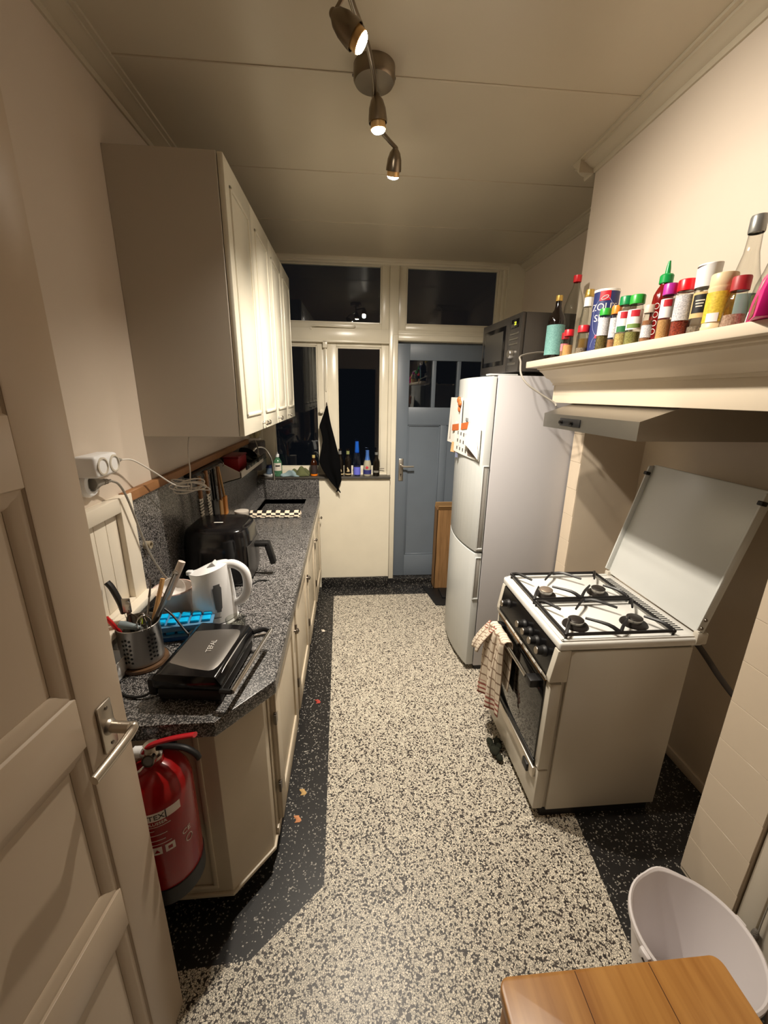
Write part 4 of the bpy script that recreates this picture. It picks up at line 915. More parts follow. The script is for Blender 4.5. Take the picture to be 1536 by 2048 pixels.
# ================================================================== RIGHT SIDE
# ---- fridge freezer
r = root('fridge_freezer', (1.05, 2.5, 0), 'white fridge-freezer with curved doors and recessed handles', 'fridge')
FY0, FY1 = 2.20, 2.80
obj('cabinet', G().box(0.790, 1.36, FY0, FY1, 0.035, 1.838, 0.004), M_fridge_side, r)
obj('plinth', G().box(0.80, 1.34, FY0+0.01, FY1-0.01, 0.0, 0.036), M_blackm, r)
def fdoor(z0, z1, hz0, hz1):
    def pr(inset=0.0):
        P = [(0.784, FY0+0.001), (0.742, FY0+0.001)]
        for k in range(13):
            t = k/12; P.append((0.740-0.042*math.sin(math.pi*t)**0.8 if 0 < t < 1 else 0.740, FY0+0.004+(FY1-FY0-0.008)*t))
        P += [(0.742, FY1-0.001), (0.784, FY1-0.001)]
        return P
    d = obj('door', G().prism(pr(), 2, z0, z1, 0.003), M_fridge, r, sharp=30)
    g = G(); g.box(0.748, 0.775, FY0-0.002, FY0+0.003, hz0, hz1, 0.003)
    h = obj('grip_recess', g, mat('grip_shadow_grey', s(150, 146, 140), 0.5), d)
    l = G(); l.box(0.744, 0.750, FY0-0.007, FY0+0.002, hz0-0.004, hz1+0.004, 0.002); l.box(0.744, 0.780, FY0-0.007, FY0+0.002, hz0-0.012, hz0-0.002, 0.002); l.box(0.744, 0.780, FY0-0.005, FY0+0.002, hz1+0.002, hz1+0.008, 0.002)
    obj('grip_lip', l, M_fridge, d)
    return d
ud = fdoor(0.835, 1.832, 0.86, 1.345); ldr = fdoor(0.045, 0.822, 0.53, 0.79)
obj('door_seal', G().box(0.783, 0.791, FY0+0.012, FY1-0.012, 0.05, 1.83), M_greypl, r)
obj('hinge_cover', G().box(0.742, 0.90, FY0+0.01, FY0+0.07, 1.838, 1.846, 0.003), M_fridge, r)
obj('badge', G().box(0.6955, 0.7005, 2.405, 2.440, 1.585, 1.605, 0.001), M_greypl, ud)
# ---- papers on the fridge door
def fx_(y):
    t = (y-FY0-0.004)/(FY1-FY0-0.008); return 0.740-0.042*max(0, math.sin(math.pi*min(1, max(0, t))))**0.8
def leaf(y0, y1, z0, z1, off, lift=0.0):
    return lambda u, v: (fx_(y0+(y1-y0)*u)-off-lift*u*u*(1-0.25*v), y0+(y1-y0)*u, z0+(z1-z0)*v)
r = root('framed_note', (0.69, 2.63, 1.44), 'white framed note sticking out from the fridge door', 'note')
obj('sheet', G().surf(leaf(2.50, 2.77, 1.43, 1.72, 0.010, 0.045), 8, 6, thick=0.006), M_paper, r)
obj('text_block', G().surf(leaf(2.53, 2.73, 1.45, 1.68, 0.0145, 0.034), 8, 6, thick=0.001), mat('grey_print', s(176, 168, 158), 0.8, col2=s(140, 132, 124), vscale=160), r)
r = root('orange_magnet', (0.68, 2.54, 1.66), 'brown-orange figure magnet at the top of the framed note', 'magnet')
mg = G(); mg.sph((0.676, 2.545, 1.705), 0.021, sc=(0.6, 1, 1)); mg.sph((0.676, 2.52, 1.685), 0.020, sc=(0.6, 1.2, 1)); mg.sph((0.677, 2.53, 1.655), 0.016, sc=(0.6, 0.8, 1.4))
obj('figure', mg, mat('magnet_orange', s(168, 92, 44), 0.5), r)
r = root('calendar', (0.69, 2.45, 1.36), 'calendar with orange header and curled white page on the fridge', 'calendar')
def cal(y, z, off=0.0):
    k = (y-2.24)/0.42; return min(fx_(y)-0.006, 0.722-0.050*k-0.010*math.sin(3.0*k)*(1.6-z)*3)-off
def sheet_(y0, y1, z0, z1, off, slope=0.0): return lambda u, v: (cal(y0+(y1-y0)*u, z0+(z1-z0)*v, off), y0+(y1-y0)*u, z0+(z1-z0)*v-slope*u)
obj('page', G().surf(sheet_(2.22, 2.60, 1.375, 1.56, 0.0, -0.012), 14, 8, thick=0.0015), M_paper, r)
obj('header_band', G().surf(sheet_(2.36, 2.65, 1.545, 1.585, 0.003, 0.035), 12, 3, thick=0.0012), mat('calendar_orange', s(176, 92, 44), 0.6), r)
dg = G()
for j in range(3):
    for k in range(6):
        y = 2.30+k*0.048; z = 1.405+j*0.046+0.012*k/6
        X = cal(y, z, 0.002)
        dg.box(X-0.001, X+0.001, y-0.007, y+0.007, z-0.010, z+0.010)
        if k % 2 == 0: dg.box(X-0.001, X+0.001, y+0.013, y+0.017, z-0.013, z+0.013)
obj('date_print', dg, M_ink, r, kind='stuff')
obj('photo_block', G().surf(sheet_(2.24, 2.36, 1.390, 1.45, 0.003), 6, 3, thick=0.001), mat('photo_grey', s(118, 104, 98), 0.6), r)
cA, cB, cC, cD = Vector((0.690, 2.345, 1.585)), Vector((0.682, 2.395, 1.452)), Vector((0.716, 2.215, 1.385)), Vector((0.722, 2.225, 1.50))
def curl(u, v):
    L_ = cA.lerp(cB, v); Rr = cA*(1-v)**2+cD*2*v*(1-v)+cC*v*v
    p = L_.lerp(Rr, u)+Vector((-0.022*math.sin(math.pi*u)*v, 0, 0.03*math.sin(math.pi*u)*v)); return tuple(p)
obj('curled_page', G().surf(curl, 12, 12, thick=0.0012), M_paper, r)
r = root('tan_envelope', (0.69, 2.62, 1.36), 'tan slip of paper hanging below the framed note', 'paper')
obj('slip', G().surf(leaf(2.56, 2.64, 1.375, 1.44, 0.012, 0.03), 5, 5, thick=0.002), mat('tan_paper', s(186, 148, 104), 0.7), r)
obj('blue_edge', G().surf(leaf(2.53, 2.56, 1.35, 1.43, 0.012, 0.01), 3, 5, thick=0.002), mat('blue_grey_paper', s(110, 116, 140), 0.7), r)
# ---- microwave
MA = rotz((1.10, 2.50, 1.847), 3)
r = root('microwave', (1.10, 2.50, 1.847), 'dark grey microwave oven on top of the fridge', 'microwave')
M_micro = mat('microwave_grey', s(92, 88, 84), 0.38, metal=0.6); M_mfront = mat('microwave_front', s(84, 80, 76), 0.32, metal=0.6)
obj('case', G().box(0.905, 1.30, 2.235, 2.785, 1.862, 2.155, 0.006, M=MA), M_micro, r)
for a in (0.95, 1.25):
    for b in (2.28, 2.73): obj('foot', G().cyl((a, b, 1.8465), (a, b, 1.864), 0.016), M_blackm, r)
dr = obj('door', G().box(0.882, 0.906, 2.395, 2.785, 1.862, 2.155, 0.006, M=MA), M_mfront, r)
obj('window', G().box(0.8795, 0.884, 2.425, 2.755, 1.905, 2.115, 0.002, M=MA), M_black, dr)
obj('window_mesh', G().box(0.8788, 0.8798, 2.455, 2.725, 1.930, 2.090, 0.0004, 1, MA), mat('micro_mesh', s(42, 40, 38), 0.25), dr)
cp = obj('control_panel', G().box(0.882, 0.906, 2.235, 2.392, 1.862, 2.155, 0.006, M=MA), M_mfront, r)
obj('display', G().box(0.8795, 0.884, 2.265, 2.355, 2.085, 2.130, 0.002, M=MA), M_black, cp)
obj('clock_digits', gtext('22', 0.024, MA @ axes((0.8790, 2.305, 2.107), (0, -1, 0), (0, 0, 1))), mat('display_glow', s(206, 214, 60), 0.5, emit=0.5), cp)
for k in range(3): obj('button', G().box(0.878, 0.884, 2.262, 2.362, 2.052-k*0.026, 2.062-k*0.026, 0.002, M=MA), M_steel, cp)
obj('dial', G().rev(MA @ Vector((0.883, 2.312, 1.955)), MA.to_3x3() @ Vector((-1, 0, 0)), [(0.0001, 0.026), (0.020, 0.026), (0.023, 0.022), (0.024, 0)], 26), M_steel, cp)
obj('button', G().box(0.878, 0.884, 2.262, 2.362, 1.898, 1.910, 0.002, M=MA), M_steel, cp)
# ---- tall cardboard box and black mat behind the fridge
r = root('cardboard_box', (0.86, 3.44, 0.0), 'tall brown cardboard box standing between fridge and blue door', 'box')
g = G(); X0, X1, Y0, Y1 = 0.765, 0.95, 3.36, 3.485
for (a, b, c_, d_) in ((X0, X1, Y0, Y0+0.005), (X0, X1, Y1-0.005, Y1), (X0, X0+0.005, Y0, Y1), (X1-0.005, X1, Y0, Y1)): g.box(a, b, c_, d_, 0.002, 0.765)
g.box(X0, X1, Y0, Y1, 0.002, 0.008)
obj('walls', g, M_card, r)
fl = G(); fl.box(X0, X1, Y0-0.055, Y0+0.002, 0, 0.004, M=Matrix.Translation((0, 0, 0.765)) @ Matrix.Translation((0, Y0, 0)) @ Matrix.Rotation(math.radians(-48), 4, 'X') @ Matrix.Translation((0, -Y0, 0)))
fl.box(X0, X1, Y1, Y1+0.05, 0, 0.004, M=Matrix.Translation((0, 0, 0.765)) @ Matrix.Translation((0, Y1, 0)) @ Matrix.Rotation(math.radians(115), 4, 'X') @ Matrix.Translation((0, -Y1, 0)))
obj('flaps', fl, mat('cardboard_inner', s(190, 152, 104), 0.8), r)
r = root('black_mat', (0.85, 3.2, 0.0), 'flat black rubber tray on the floor beside the fridge', 'mat')
obj('sheet', G().prism([(0.66, 3.42), (0.722, 3.045), (1.0, 3.03), (1.0, 3.34), (0.76, 3.35)], 2, 0.0015, 0.010, 0.003), M_blackm, r)
obj('raised_rim', G().prism([(0.80, 3.15), (1.0, 3.15), (1.0, 3.31), (0.80, 3.33)], 2, 0.010, 0.028, 0.004), M_blackm, r)
# ---- mantel shelf
r = root('mantel_shelf', (1.0, 1.0, 1.70), 'cream mantel shelf with moulding above the cooker hood', 'shelf')
M_mant = mat('mantel_paint', s(214, 200, 178), 0.4, bump=0.05, bscale=25)
obj('shelf_board', G().box(0.868, 1.0845, -0.15, 2.048, 1.866, 1.895, 0.003), M_mant, r)
obj('frieze', G().box(1.0, 1.06, -0.15, 1.995, 1.705, 1.8, 0.002), M_mant, r)
mp_ = [(0.905, 1.866), (0.905, 1.858), (0.918, 1.855), (0.918, 1.850), (0.935, 1.840), (0.948, 1.826), (0.958, 1.818), (0.975, 1.812), (0.985, 1.800), (0.992, 1.796), (0.992, 1.786), (1.06, 1.786), (1.06, 1.866)]
obj('moulding', G().prism(mp_, 1, -0.15, 2.0), M_mant, r)
obj('end_cap', G().box(0.999, 1.24, 1.985, 1.9965, 1.705, 1.866, 0.001), M_mant, r)
# ---- cooker hood
r = root('cooker_hood', (1.2, 1.53, 1.60), 'brushed steel cooker hood under the mantel shelf', 'cooker hood')
hp_ = [(0.900, 1.600), (0.900, 1.660), (1.030, 1.7045), (1.59, 1.7045), (1.59, 1.600)]
sh = G(); HY0, HY1 = 1.215, 1.855
P0 = [(x, HY0, z) for x, z in hp_]; P1 = [(x, HY1, z) for x, z in hp_]
# slanted ends at the top: shell of plates, open below
sh.add(P0+P1, [(0, 5, 6, 1), (1, 6, 7, 2), (2, 7, 8, 3), (0, 1, 2, 3, 4), (9, 8, 7, 6, 5), (3, 8, 9, 4)])
obj('shell', sh, M_steel, r, sharp=15)
obj('filter', G().box(0.905, 1.585, HY0+0.004, HY1-0.004, 1.606, 1.612), M_steeld, r)
pn = obj('switch_panel', G().box(0.8955, 0.902, 1.545, 1.70, 1.615, 1.647, 0.003), M_blackm, r)
for yy in (1.68, 1.60): obj('knob', G().rev((0.8955, yy, 1.630), (-1, 0, 0), [(0.0001, 0.012), (0.007, 0.012), (0.0085, 0)], 14), M_black, pn)
obj('appliance_lead', G().tube([(1.06, 2.225, 1.96), (0.98, 2.205, 1.955), (0.875, 2.14, 1.93), (0.845, 2.06, 1.895), (0.835, 2.02, 1.84), (0.86, 1.99, 1.79), (0.93, 1.965, 1.74), (0.985, 1.945, 1.705), (0.992, 1.935, 1.69)], 0.0045), M_cord_g, label='grey cord hanging from the microwave over the shelf end', cat='cord')
# ---- cooker
r = root('gas_cooker', (1.03, 1.52, 0), 'white gas cooker with raised lid and four burners', 'cooker')
SX0, SX1, SY0, SY1 = 0.770, 1.300, 1.232, 1.802
M_ck = mat('cooker_white', s(194, 187, 173), 0.3); M_hob = mat('hob_white', s(226, 224, 218), 0.18)
obj('side_panel', G().box(0.815, SX1, SY0, SY0+0.012, 0.045, 0.822, 0.003), M_ck, r)
obj('side_panel', G().box(0.815, SX1, SY1-0.012, SY1, 0.045, 0.822, 0.003), M_ck, r)
obj('inner_body', G().box(0.80, SX1-0.004, SY0+0.012, SY1-0.012, 0.045, 0.822), M_ck, r)
obj('plinth', G().box(0.80, SX1-0.02, SY0+0.01, SY1-0.01, 0.0, 0.046), M_blackm, r)
hob = obj('hob_top', G().box(0.765, 1.335, SY0-0.002, SY1+0.002, 0.826, 0.862, 0.010, 3), M_hob, r)
rim = G()
for (a, b, c_, d_) in ((0.775, 1.30, SY0+0.006, SY0+0.018), (0.775, 1.30, SY1-0.018, SY1-0.006), (0.775, 0.787, SY0+0.006, SY1-0.006)):
    rim.box(a, b, c_, d_, 0.860, 0.868, 0.003)
obj('rim', rim, M_hob, hob)
vs = G()
for k in range(34):
    yy = SY0+0.055+k*0.0138; vs.box(1.266, 1.296, yy, yy+0.0062, 0.861, 0.8632)
obj('vent_slots', vs, M_blackm, hob, kind='stuff')
# control panel
cpn = obj('control_panel', G().prism([(0.765, 0.825), (0.815, 0.825), (0.815, 0.690), (0.748, 0.690), (0.748, 0.705)], 1, SY0+0.030, SY1-0.030), M_black, r)
for (a, b) in ((SY0, SY0+0.030), (SY1-0.030, SY1)):
    obj('end_cap', G().prism([(0.764, 0.826), (0.816, 0.826), (0.816, 0.688), (0.745, 0.688), (0.746, 0.705)], 1, a, b, 0.003), M_ck, r)
obj('chrome_strip', G().box(0.741, 0.749, SY0+0.020, SY1-0.020, 0.687, 0.703, 0.001, 1), M_chrome, r)
mk = G()
for yy in (1.30, 1.36, 1.43, 1.49): mk.box(0.7395, 0.742, yy-0.014, yy+0.014, 0.690, 0.700)
mk.box(0.7395, 0.742, 1.56, 1.66, 0.690, 0.700)
obj('scale_marks', mk, M_paper, r)
for yy in (1.318, 1.385, 1.450, 1.508, 1.692):
    kn = obj('knob', G().rev((0.757, yy, 0.770), (-1, 0, 0.12), [(0.0001, 0), (0.023, 0), (0.021, 0.008), (0.017, 0.012), (0.016, 0.034), (0.0001, 0.036)], 22), M_blackm, cpn)
    obj('knob_disc', G().rev((0.7205, yy, 0.7744), (-1, 0, 0.12), [(0.0001, 0.0005), (0.014, 0.0005), (0.015, -0.002)], 20), M_alu, kn)
# oven door
od = obj('oven_door', G().box(0.755, 0.800, SY0+0.002, SY1-0.002, 0.262, 0.676, 0.004), M_ck, r)
obj('oven_glass', G().box(0.7475, 0.757, SY0+0.035, SY1-0.035, 0.290, 0.674, 0.002), mat('oven_glass', s(8, 7, 7), 0.07, spec=0.9), od)
obj('glass_edge', G().box(0.746, 0.752, SY0+0.035, SY1-0.035, 0.672, 0.677), mat('brass_line', s(170, 120, 50), 0.3, metal=1.0), od)
obj('lower_trim', G().box(0.745, 0.756, SY0+0.030, SY1-0.030, 0.264, 0.285, 0.002), M_blackm, od)
hb = G().cyl((0.715, SY0+0.12, 0.628), (0.715, SY1-0.08, 0.628), 0.009)
hh = obj('oven_handle', hb, M_chrome, od)
for yy in (SY0+0.088, SY1-0.085): obj('handle_mount', G().box(0.706, 0.750, yy-0.022, yy+0.026, 0.612, 0.648, 0.006), M_blackm, hh)
# drawer
dw = obj('drawer', G().box(0.757, 0.800, SY0+0.002, SY1-0.002, 0.052, 0.256, 0.004), M_ck, r)
obj('drawer_trim', G().box(0.742, 0.760, SY0+0.020, SY1-0.020, 0.205, 0.256, 0.003), M_alu, dw)
obj('drawer_grip', G().box(0.734, 0.746, SY0+0.055, SY0+0.10, 0.196, 0.236, 0.004), M_blackm, dw)
# burners
M_cap = mat('burner_cap', s(52, 46, 42), 0.45, metal=0.4); M_capl = mat('burner_cap_worn', s(150, 134, 118), 0.45, metal=0.6); M_bowl = mat('burner_dish', s(40, 35, 32), 0.4, metal=0.5)
for (bx, by_, w, R_) in ((0.885, 1.600, True, 0.046), (1.135, 1.600, False, 0.046), (0.885, 1.345, False, 0.050), (1.130, 1.345, False, 0.052)):
    bn = obj('burner', G().lathe([(0.0001, 0), (R_, 0), (R_*0.95, 0.006), (R_*0.6, 0.010), (0.0001, 0.010)], (bx, by_, 0.862), 32), M_bowl, hob)
    obj('burner_ring', G().lathe([(0.027, 0.008), (0.027, 0.020), (0.030, 0.022), (0.030, 0.025), (0.0001, 0.026)], (bx, by_, 0.862), 28), M_steel, bn)
    obj('burner_cap', G().lathe([(0.029, 0.0255), (0.030, 0.028), (0.026, 0.031), (0.0001, 0.032)], (bx, by_, 0.862), 28), M_capl if w else M_cap, bn)
# pan supports
def support(y0, y1):
    g = G(); x0, x1, z = 0.795, 1.222, 0.884
    pts = [(x0, y0, z), (x1, y0, z), (x1, y1, z), (x0, y1, z)]
    for i in range(4):
        g.tube([pts[i], pts[(i+1) % 4]], 0.0068, sub=1)
    for p in pts: g.sph(p, 0.009, 8); g.cyl((p[0], p[1], 0.863), (p[0], p[1], z), 0.005)
    sp = obj('pan_support', g, M_iron, hob)
    ym = (y0+y1)/2; xm = (x0+x1)/2; f = []
    def finger(a, b):
        a = Vector(a); b = Vector(b); m_ = a.lerp(b, 0.35)+Vector((0, 0, 0.016))
        obj('finger', G().tube([a, m_, b+Vector((0, 0, 0.012))], [0.0075, 0.0042], n=6, sub=3, flat=1.3), M_iron, sp)
    for (bx, ex) in ((0.885, x0), (1.135, x1)):
        s1 = 1 if ex == x0 else -1
        finger((ex, y0, z), (bx-s1*0.018-0.012*s1, ym-0.035, z)); finger((ex, y1, z), (bx-s1*0.030, ym+0.035, z))
        finger((xm, y0, z), (bx+s1*0.035, ym-0.035, z)); finger((xm, y1, z), (bx+s1*0.035, ym+0.035, z))
support(1.252, 1.500); support(1.522, 1.775)
# lid
LB = Vector((1.318, 0, 0.872)); LT = Vector((1.452, 0, 1.428)); ldv = (LT-LB); LL = ldv.length; ldv.normalize()
ML = Matrix((Vector((0, 1, 0)), ldv, Vector((0, 1, 0)).cross(ldv))).transposed().to_4x4(); ML.translation = Vector((LB.x, SY0-0.002, LB.z))
lw = SY1-SY0+0.002
lid = obj('lid', G().box(0, lw, 0.0, LL, -0.006, 0.006, 0.005, 2, ML), mat('lid_white', s(208, 209, 205), 0.25), r)
sgn = 1 if (ML.to_3x3() @ Vector((0, 0, 1))).x < 0 else -1
for (a, b) in ((0.0, 0.008), (lw-0.008, lw)):
    f = [(0.012, 0), (0.02, 0.030), (LL-0.012, 0.030), (LL-0.004, 0)]
    obj('lid_flange', G().prism([(q[0], q[1]*sgn) for q in f], 0, a, b, 0.002, ML), MATS['lid_white'], lid)
for (a, b) in ((-0.006, 0.014), (lw-0.014, lw+0.006)):
    z_ = LL-0.055
    obj('rubber_stop', G().box(a, b, z_, z_+0.016, sgn*0.012 if sgn > 0 else -0.036, 0.036 if sgn > 0 else -0.012, 0.003, 2, ML), M_blackm, lid)
for a in (0.0, lw):
    for zz in (0.03, 0.065):
        obj('hinge_screw', G().rev(ML @ Vector((a, zz, sgn*0.016)), (0, -1 if a == 0 else 1, 0), [(0.0001, 0.004), (0.006, 0.004), (0.007, 0)], 12), M_steeld, lid)
hn = G(); hn.box(1.30, 1.345, SY0-0.006, SY0+0.02, 0.835, 0.885, 0.006); hn.box(1.30, 1.345, SY1-0.02, SY1+0.006, 0.835, 0.885, 0.006)
obj('lid_hinge', hn, M_ck, r)
bk = obj('back_guard', G().box(1.30, 1.306, SY0+0.01, SY1-0.01, 0.70, 0.826), M_ck, r)
obj('gas_hose', G().tube([(1.31, 1.30, 0.83), (1.335, 1.262, 0.82), (1.375, 1.245, 0.77), (1.42, 1.215, 0.70), (1.47, 1.175, 0.63), (1.53, 1.12, 0.57), (1.585, 1.05, 0.52)], 0.011, n=10), mat('hose_grey', s(58, 52, 48), 0.5), label='dark gas hose running from the cooker into the niche', cat='hose')
# ---- tea towel over the oven handle
def plaid():
    m = bpy.data.materials.new('plaid_cloth'); m.use_nodes = True; N = m.node_tree.nodes; L = m.node_tree.links
    tc = N.new('ShaderNodeTexCoord'); b = N['Principled BSDF']; b.inputs['Roughness'].default_value = 0.95
    sp = N.new('ShaderNodeSeparateXYZ'); L.new(tc.outputs['UV'], sp.inputs[0])
    def lines(out, sc, w):
        a = N.new('ShaderNodeMath'); a.operation = 'MULTIPLY'; a.inputs[1].default_value = sc; L.new(out, a.inputs[0])
        f = N.new('ShaderNodeMath'); f.operation = 'FRACT'; L.new(a.outputs[0], f.inputs[0])
        l = N.new('ShaderNodeMath'); l.operation = 'LESS_THAN'; l.inputs[1].default_value = w; L.new(f.outputs[0], l.inputs[0]); return l
    l1 = lines(sp.outputs[0], 9, 0.16); l2 = lines(sp.outputs[1], 12, 0.16); l3a = lines(sp.outputs[1], 26, 0.38); l3b = lines(sp.outputs[1], 1.0, 0.12)
    l3 = N.new('ShaderNodeMath'); l3.operation = 'MULTIPLY'; L.new(l3a.outputs[0], l3.inputs[0]); L.new(l3b.outputs[0], l3.inputs[1])
    mx = N.new('ShaderNodeMix'); mx.data_type = 'RGBA'; mx.inputs[6].default_value = (*s(216, 202, 182), 1); mx.inputs[7].default_value = (*s(150, 128, 108), 1)
    L.new(l1.outputs[0], mx.inputs[0])
    m2 = N.new('ShaderNodeMix'); m2.data_type = 'RGBA'; m2.inputs[7].default_value = (*s(142, 120, 102), 1); L.new(mx.outputs[2], m2.inputs[6]); L.new(l2.outputs[0], m2.inputs[0])
    m3 = N.new('ShaderNodeMix'); m3.data_type = 'RGBA'; m3.inputs[7].default_value = (*s(150, 84, 74), 1); L.new(m2.outputs[2], m3.inputs[6]); L.new(l3.outputs[0], m3.inputs[0])
    L.new(m3.outputs[2], b.inputs['Base Color']); return m
def tea(u, v):
    # v: 0 = hem in front, 0.62 = top over the bar, 1 = hem behind the bar
    yc = 1.648+0.012*math.sin(6*v); wdt = 0.085+0.055*abs(v-0.6)
    y = yc+(u-0.5)*2*wdt*(0.75+0.3*math.sin(2.0*v+0.5))
    fold = 0.014*math.sin(u*15+4*v)+0.008*math.sin(u*31+2)
    if v < 0.60:
        k = v/0.60; z = 0.255+0.387*k+0.05*(u-0.3)*(1-k); x = 0.690+fold*(1-0.55*k)-0.030*(1-k)*math.sin(2*u)
    elif v < 0.66:
        k = (v-0.60)/0.06; a = math.pi*k; z = 0.642+0.010*math.sin(a); x = 0.715-0.020*math.cos(a)+fold*0.3
    else:
        k = (v-0.66)/0.34; z = 0.642-0.26*k; x = 0.733+0.3*fold*0+0.002
    return (x, y, z)
cloth('tea_towel', tea, 40, 50, 1, 1, plaid(), 'checked beige tea towel draped over the oven handle', 'tea towel', thick=0.003)
def tea2(u, v):
    yc = 1.72; y = yc+(u-0.5)*0.11+0.03*v; fold = 0.008*math.sin(u*12+3)
    k = v; z = 0.652-0.15*k-0.02*u; x = 0.700-0.075*math.sin(k*1.4)+fold
    return (x, y, z)
cloth('tea_towel_corner', tea2, 20, 16, 0.6, 0.5, MATS.get('x') or bpy.data.materials['plaid_cloth'], 'loose corner of a checked cloth sticking out by the oven handle', 'tea towel', thick=0.003)
random.seed(5)
gg = G()
for k in range(7):
    a = random.random()*6.28; q = 0.02+0.035*random.random()
    gg.sph((0.722+0.02*math.cos(a), 1.60+q*math.sin(a)*1.6, 0.024+0.01*random.random()), 0.016+0.010*random.random(), 8, (0.8, 1.1, 0.6))
obj('green_scourer', gg, mat('dark_green_cloth', s(26, 28, 16), 0.95, bump=0.6, bscale=200), label='dark green crumpled rag on the floor under the oven drawer', cat='rag')
# ================================================================== MANTEL SHELF JARS
ZM = 1.8955
M_soy = mat('soy_dark', s(20, 13, 10), 0.08); M_gold = mat('gold_cap', s(190, 158, 84), 0.35, metal=0.7)
GP = 'jars and bottles on the mantel shelf'
A_CAM = lambda x, y: math.atan2(-y, -x)          # direction that faces the room entrance
def lab_at(r, x, y, rr, z0, z1, m, nm, half=1.2, turn=0.0):
    a = A_CAM(x, y)+turn
    return obj(nm, G().lathe([(rr, z0), (rr+0.0005, z0), (rr+0.0005, z1), (rr, z1)], (x, y, ZM), 20, a0=a-half, a1=a+half), m, r)
def jar(name, x, y, R_, h, capc, fill, fillc, label, hcap=0.022, labm=None, lz=(0.35, 0.75), flare=1.0, group=GP, shape=None, badge=None):
    """glass spice jar: body, contents, screw cap, paper label"""
    r = root(name, (x, y, ZM), label, 'jar', group)
    hb = h-hcap; f = flare
    obj('glass', G().lathe([(0.0001, 0), (R_*f-0.001, 0), (R_*f, 0.002), (R_*(0.5+0.5*f) if f != 1 else R_, hb*0.5), (R_*0.98, hb*0.82), (R_*0.82, hb*0.92), (R_*0.82, hb), (0.0001, hb)], (x, y, ZM), 26), M_glass, r)
    ft = fill*hb
    obj('contents', G().lathe([(0.0001, 0.002), (R_*f*0.93, 0.002), (R_*f*0.93 if f == 1 else R_*(0.5+0.5*f)*0.93, ft), (0.0001, ft+0.001)], (x, y, ZM), 22), fillc, r)
    obj('cap', G().lathe([(R_*0.90, hb-0.001), (R_*0.96, hb), (R_*0.96, h-0.003), (R_*0.90, h), (0.0001, h)], (x, y, ZM), 30), capc, r)
    if labm:
        l = lab_at(r, x, y, R_*1.005, hb*lz[0], hb*lz[1], labm, 'label')
        if badge:
            lab_at(r, x, y, R_*1.005+0.0007, hb*(lz[1]-0.17), hb*(lz[1]-0.02), badge, 'label_badge', 0.55)
    return r
C_red = mat('cap_red', s(196, 30, 40), 0.35); C_red2 = mat('cap_dark_red', s(150, 22, 34), 0.35); C_gr = mat('cap_green', s(44, 158, 52), 0.35); C_dg = mat('cap_dark_green', s(10, 126, 66), 0.35); C_or = mat('cap_orange', s(236, 132, 44), 0.35); C_mg = mat('cap_magenta', s(172, 44, 150), 0.35); C_br = mat('cap_bright_red', s(224, 20, 34), 0.3)
def spice(n, a, b): return mat('spice_'+n, s(*a), 0.9, col2=s(*b), vscale=260, bump=0.6, bscale=300)
S_herb = spice('herb', (120, 104, 54), (66, 58, 30)); S_pale = spice('pale', (206, 188, 120), (150, 120, 70)); S_tan = spice('tan', (206, 160, 104), (188, 140, 88)); S_brown = spice('brown', (166, 116, 82), (140, 92, 64)); S_chili = spice('chili', (168, 66, 40), (96, 24, 18)); S_grey = spice('pepper', (150, 134, 118), (84, 72, 62)); S_green = spice('green', (150, 146, 84), (104, 104, 52))
M_lab = mat('label_white', s(236, 234, 230), 0.6); M_labp = mat('label_text', s(214, 212, 214), 0.6, col2=s(150, 150, 158), vscale=320)
M_badge = mat('badge_red', s(190, 30, 44), 0.5)
# soy sauce bottle
x, y = 0.922, 1.893
r = bottle('soy_sauce_bottle', x, y, ZM, [(0.0001, 0), (0.035, 0), (0.037, 0.004), (0.037, 0.155), (0.032, 0.178), (0.016, 0.205), (0.0125, 0.22), (0.0125, 0.252), (0.0001, 0.252)], M_soy, 'dark sauce bottle with teal label, nearest the microwave', 'bottle', GP,
           cap=([(0.014, 0.24), (0.0145, 0.242), (0.0145, 0.262), (0.0001, 0.264)], M_gold))
lab_at(r, x, y, 0.0375, 0.018, 0.142, mat('label_teal', s(116, 164, 158), 0.6, col2=s(92, 138, 134), vscale=180), 'label', 1.5)
# ridged clear bottle
x, y = 1.010, 1.925
pr = [(0.0001, 0), (0.040, 0), (0.042, 0.004)]
for k in range(9): pr += [(0.042, 0.02+k*0.018), (0.0405, 0.028+k*0.018)]
pr += [(0.042, 0.195), (0.040, 0.23), (0.028, 0.275), (0.016, 0.305), (0.013, 0.32), (0.013, 0.34), (0.0001, 0.34)]
r = bottle('oil_bottle', x, y, ZM, pr, M_glass, 'tall ridged clear bottle with red cap behind the sauce bottle', 'bottle', GP, cap=([(0.016, 0.325), (0.017, 0.327), (0.017, 0.352), (0.0001, 0.354)], C_red))
# slim bottle with gold cap
x, y = 0.975, 1.745
r = bottle('vinegar_bottle', x, y, ZM, [(0.0001, 0), (0.021, 0), (0.0225, 0.003), (0.0225, 0.15), (0.019, 0.18), (0.014, 0.195), (0.014, 0.235), (0.0001, 0.235)], M_glass, 'slim clear bottle with gold cap beside the blue salt can', 'bottle', GP, cap=([(0.0165, 0.226), (0.0175, 0.228), (0.0175, 0.243), (0.016, 0.246), (0.0165, 0.254), (0.0001, 0.256)], M_gold), lab=[(0.0155, 0.192, 0.226, M_lab, 'neck_label')], liquid=([(0.0001, 0.003), (0.021, 0.003), (0.021, 0.07), (0.0001, 0.07)], mat('pale_oil', s(190, 150, 90), 0.2, trans=0.5)))
jar('spice_jar', 0.925, 1.800, 0.0165, 0.100, C_red2, 0.5, S_brown, 'smallest spice jar with dark red cap next to the sauce bottle', labm=mat('label_pink', s(214, 120, 130), 0.6), hcap=0.026)
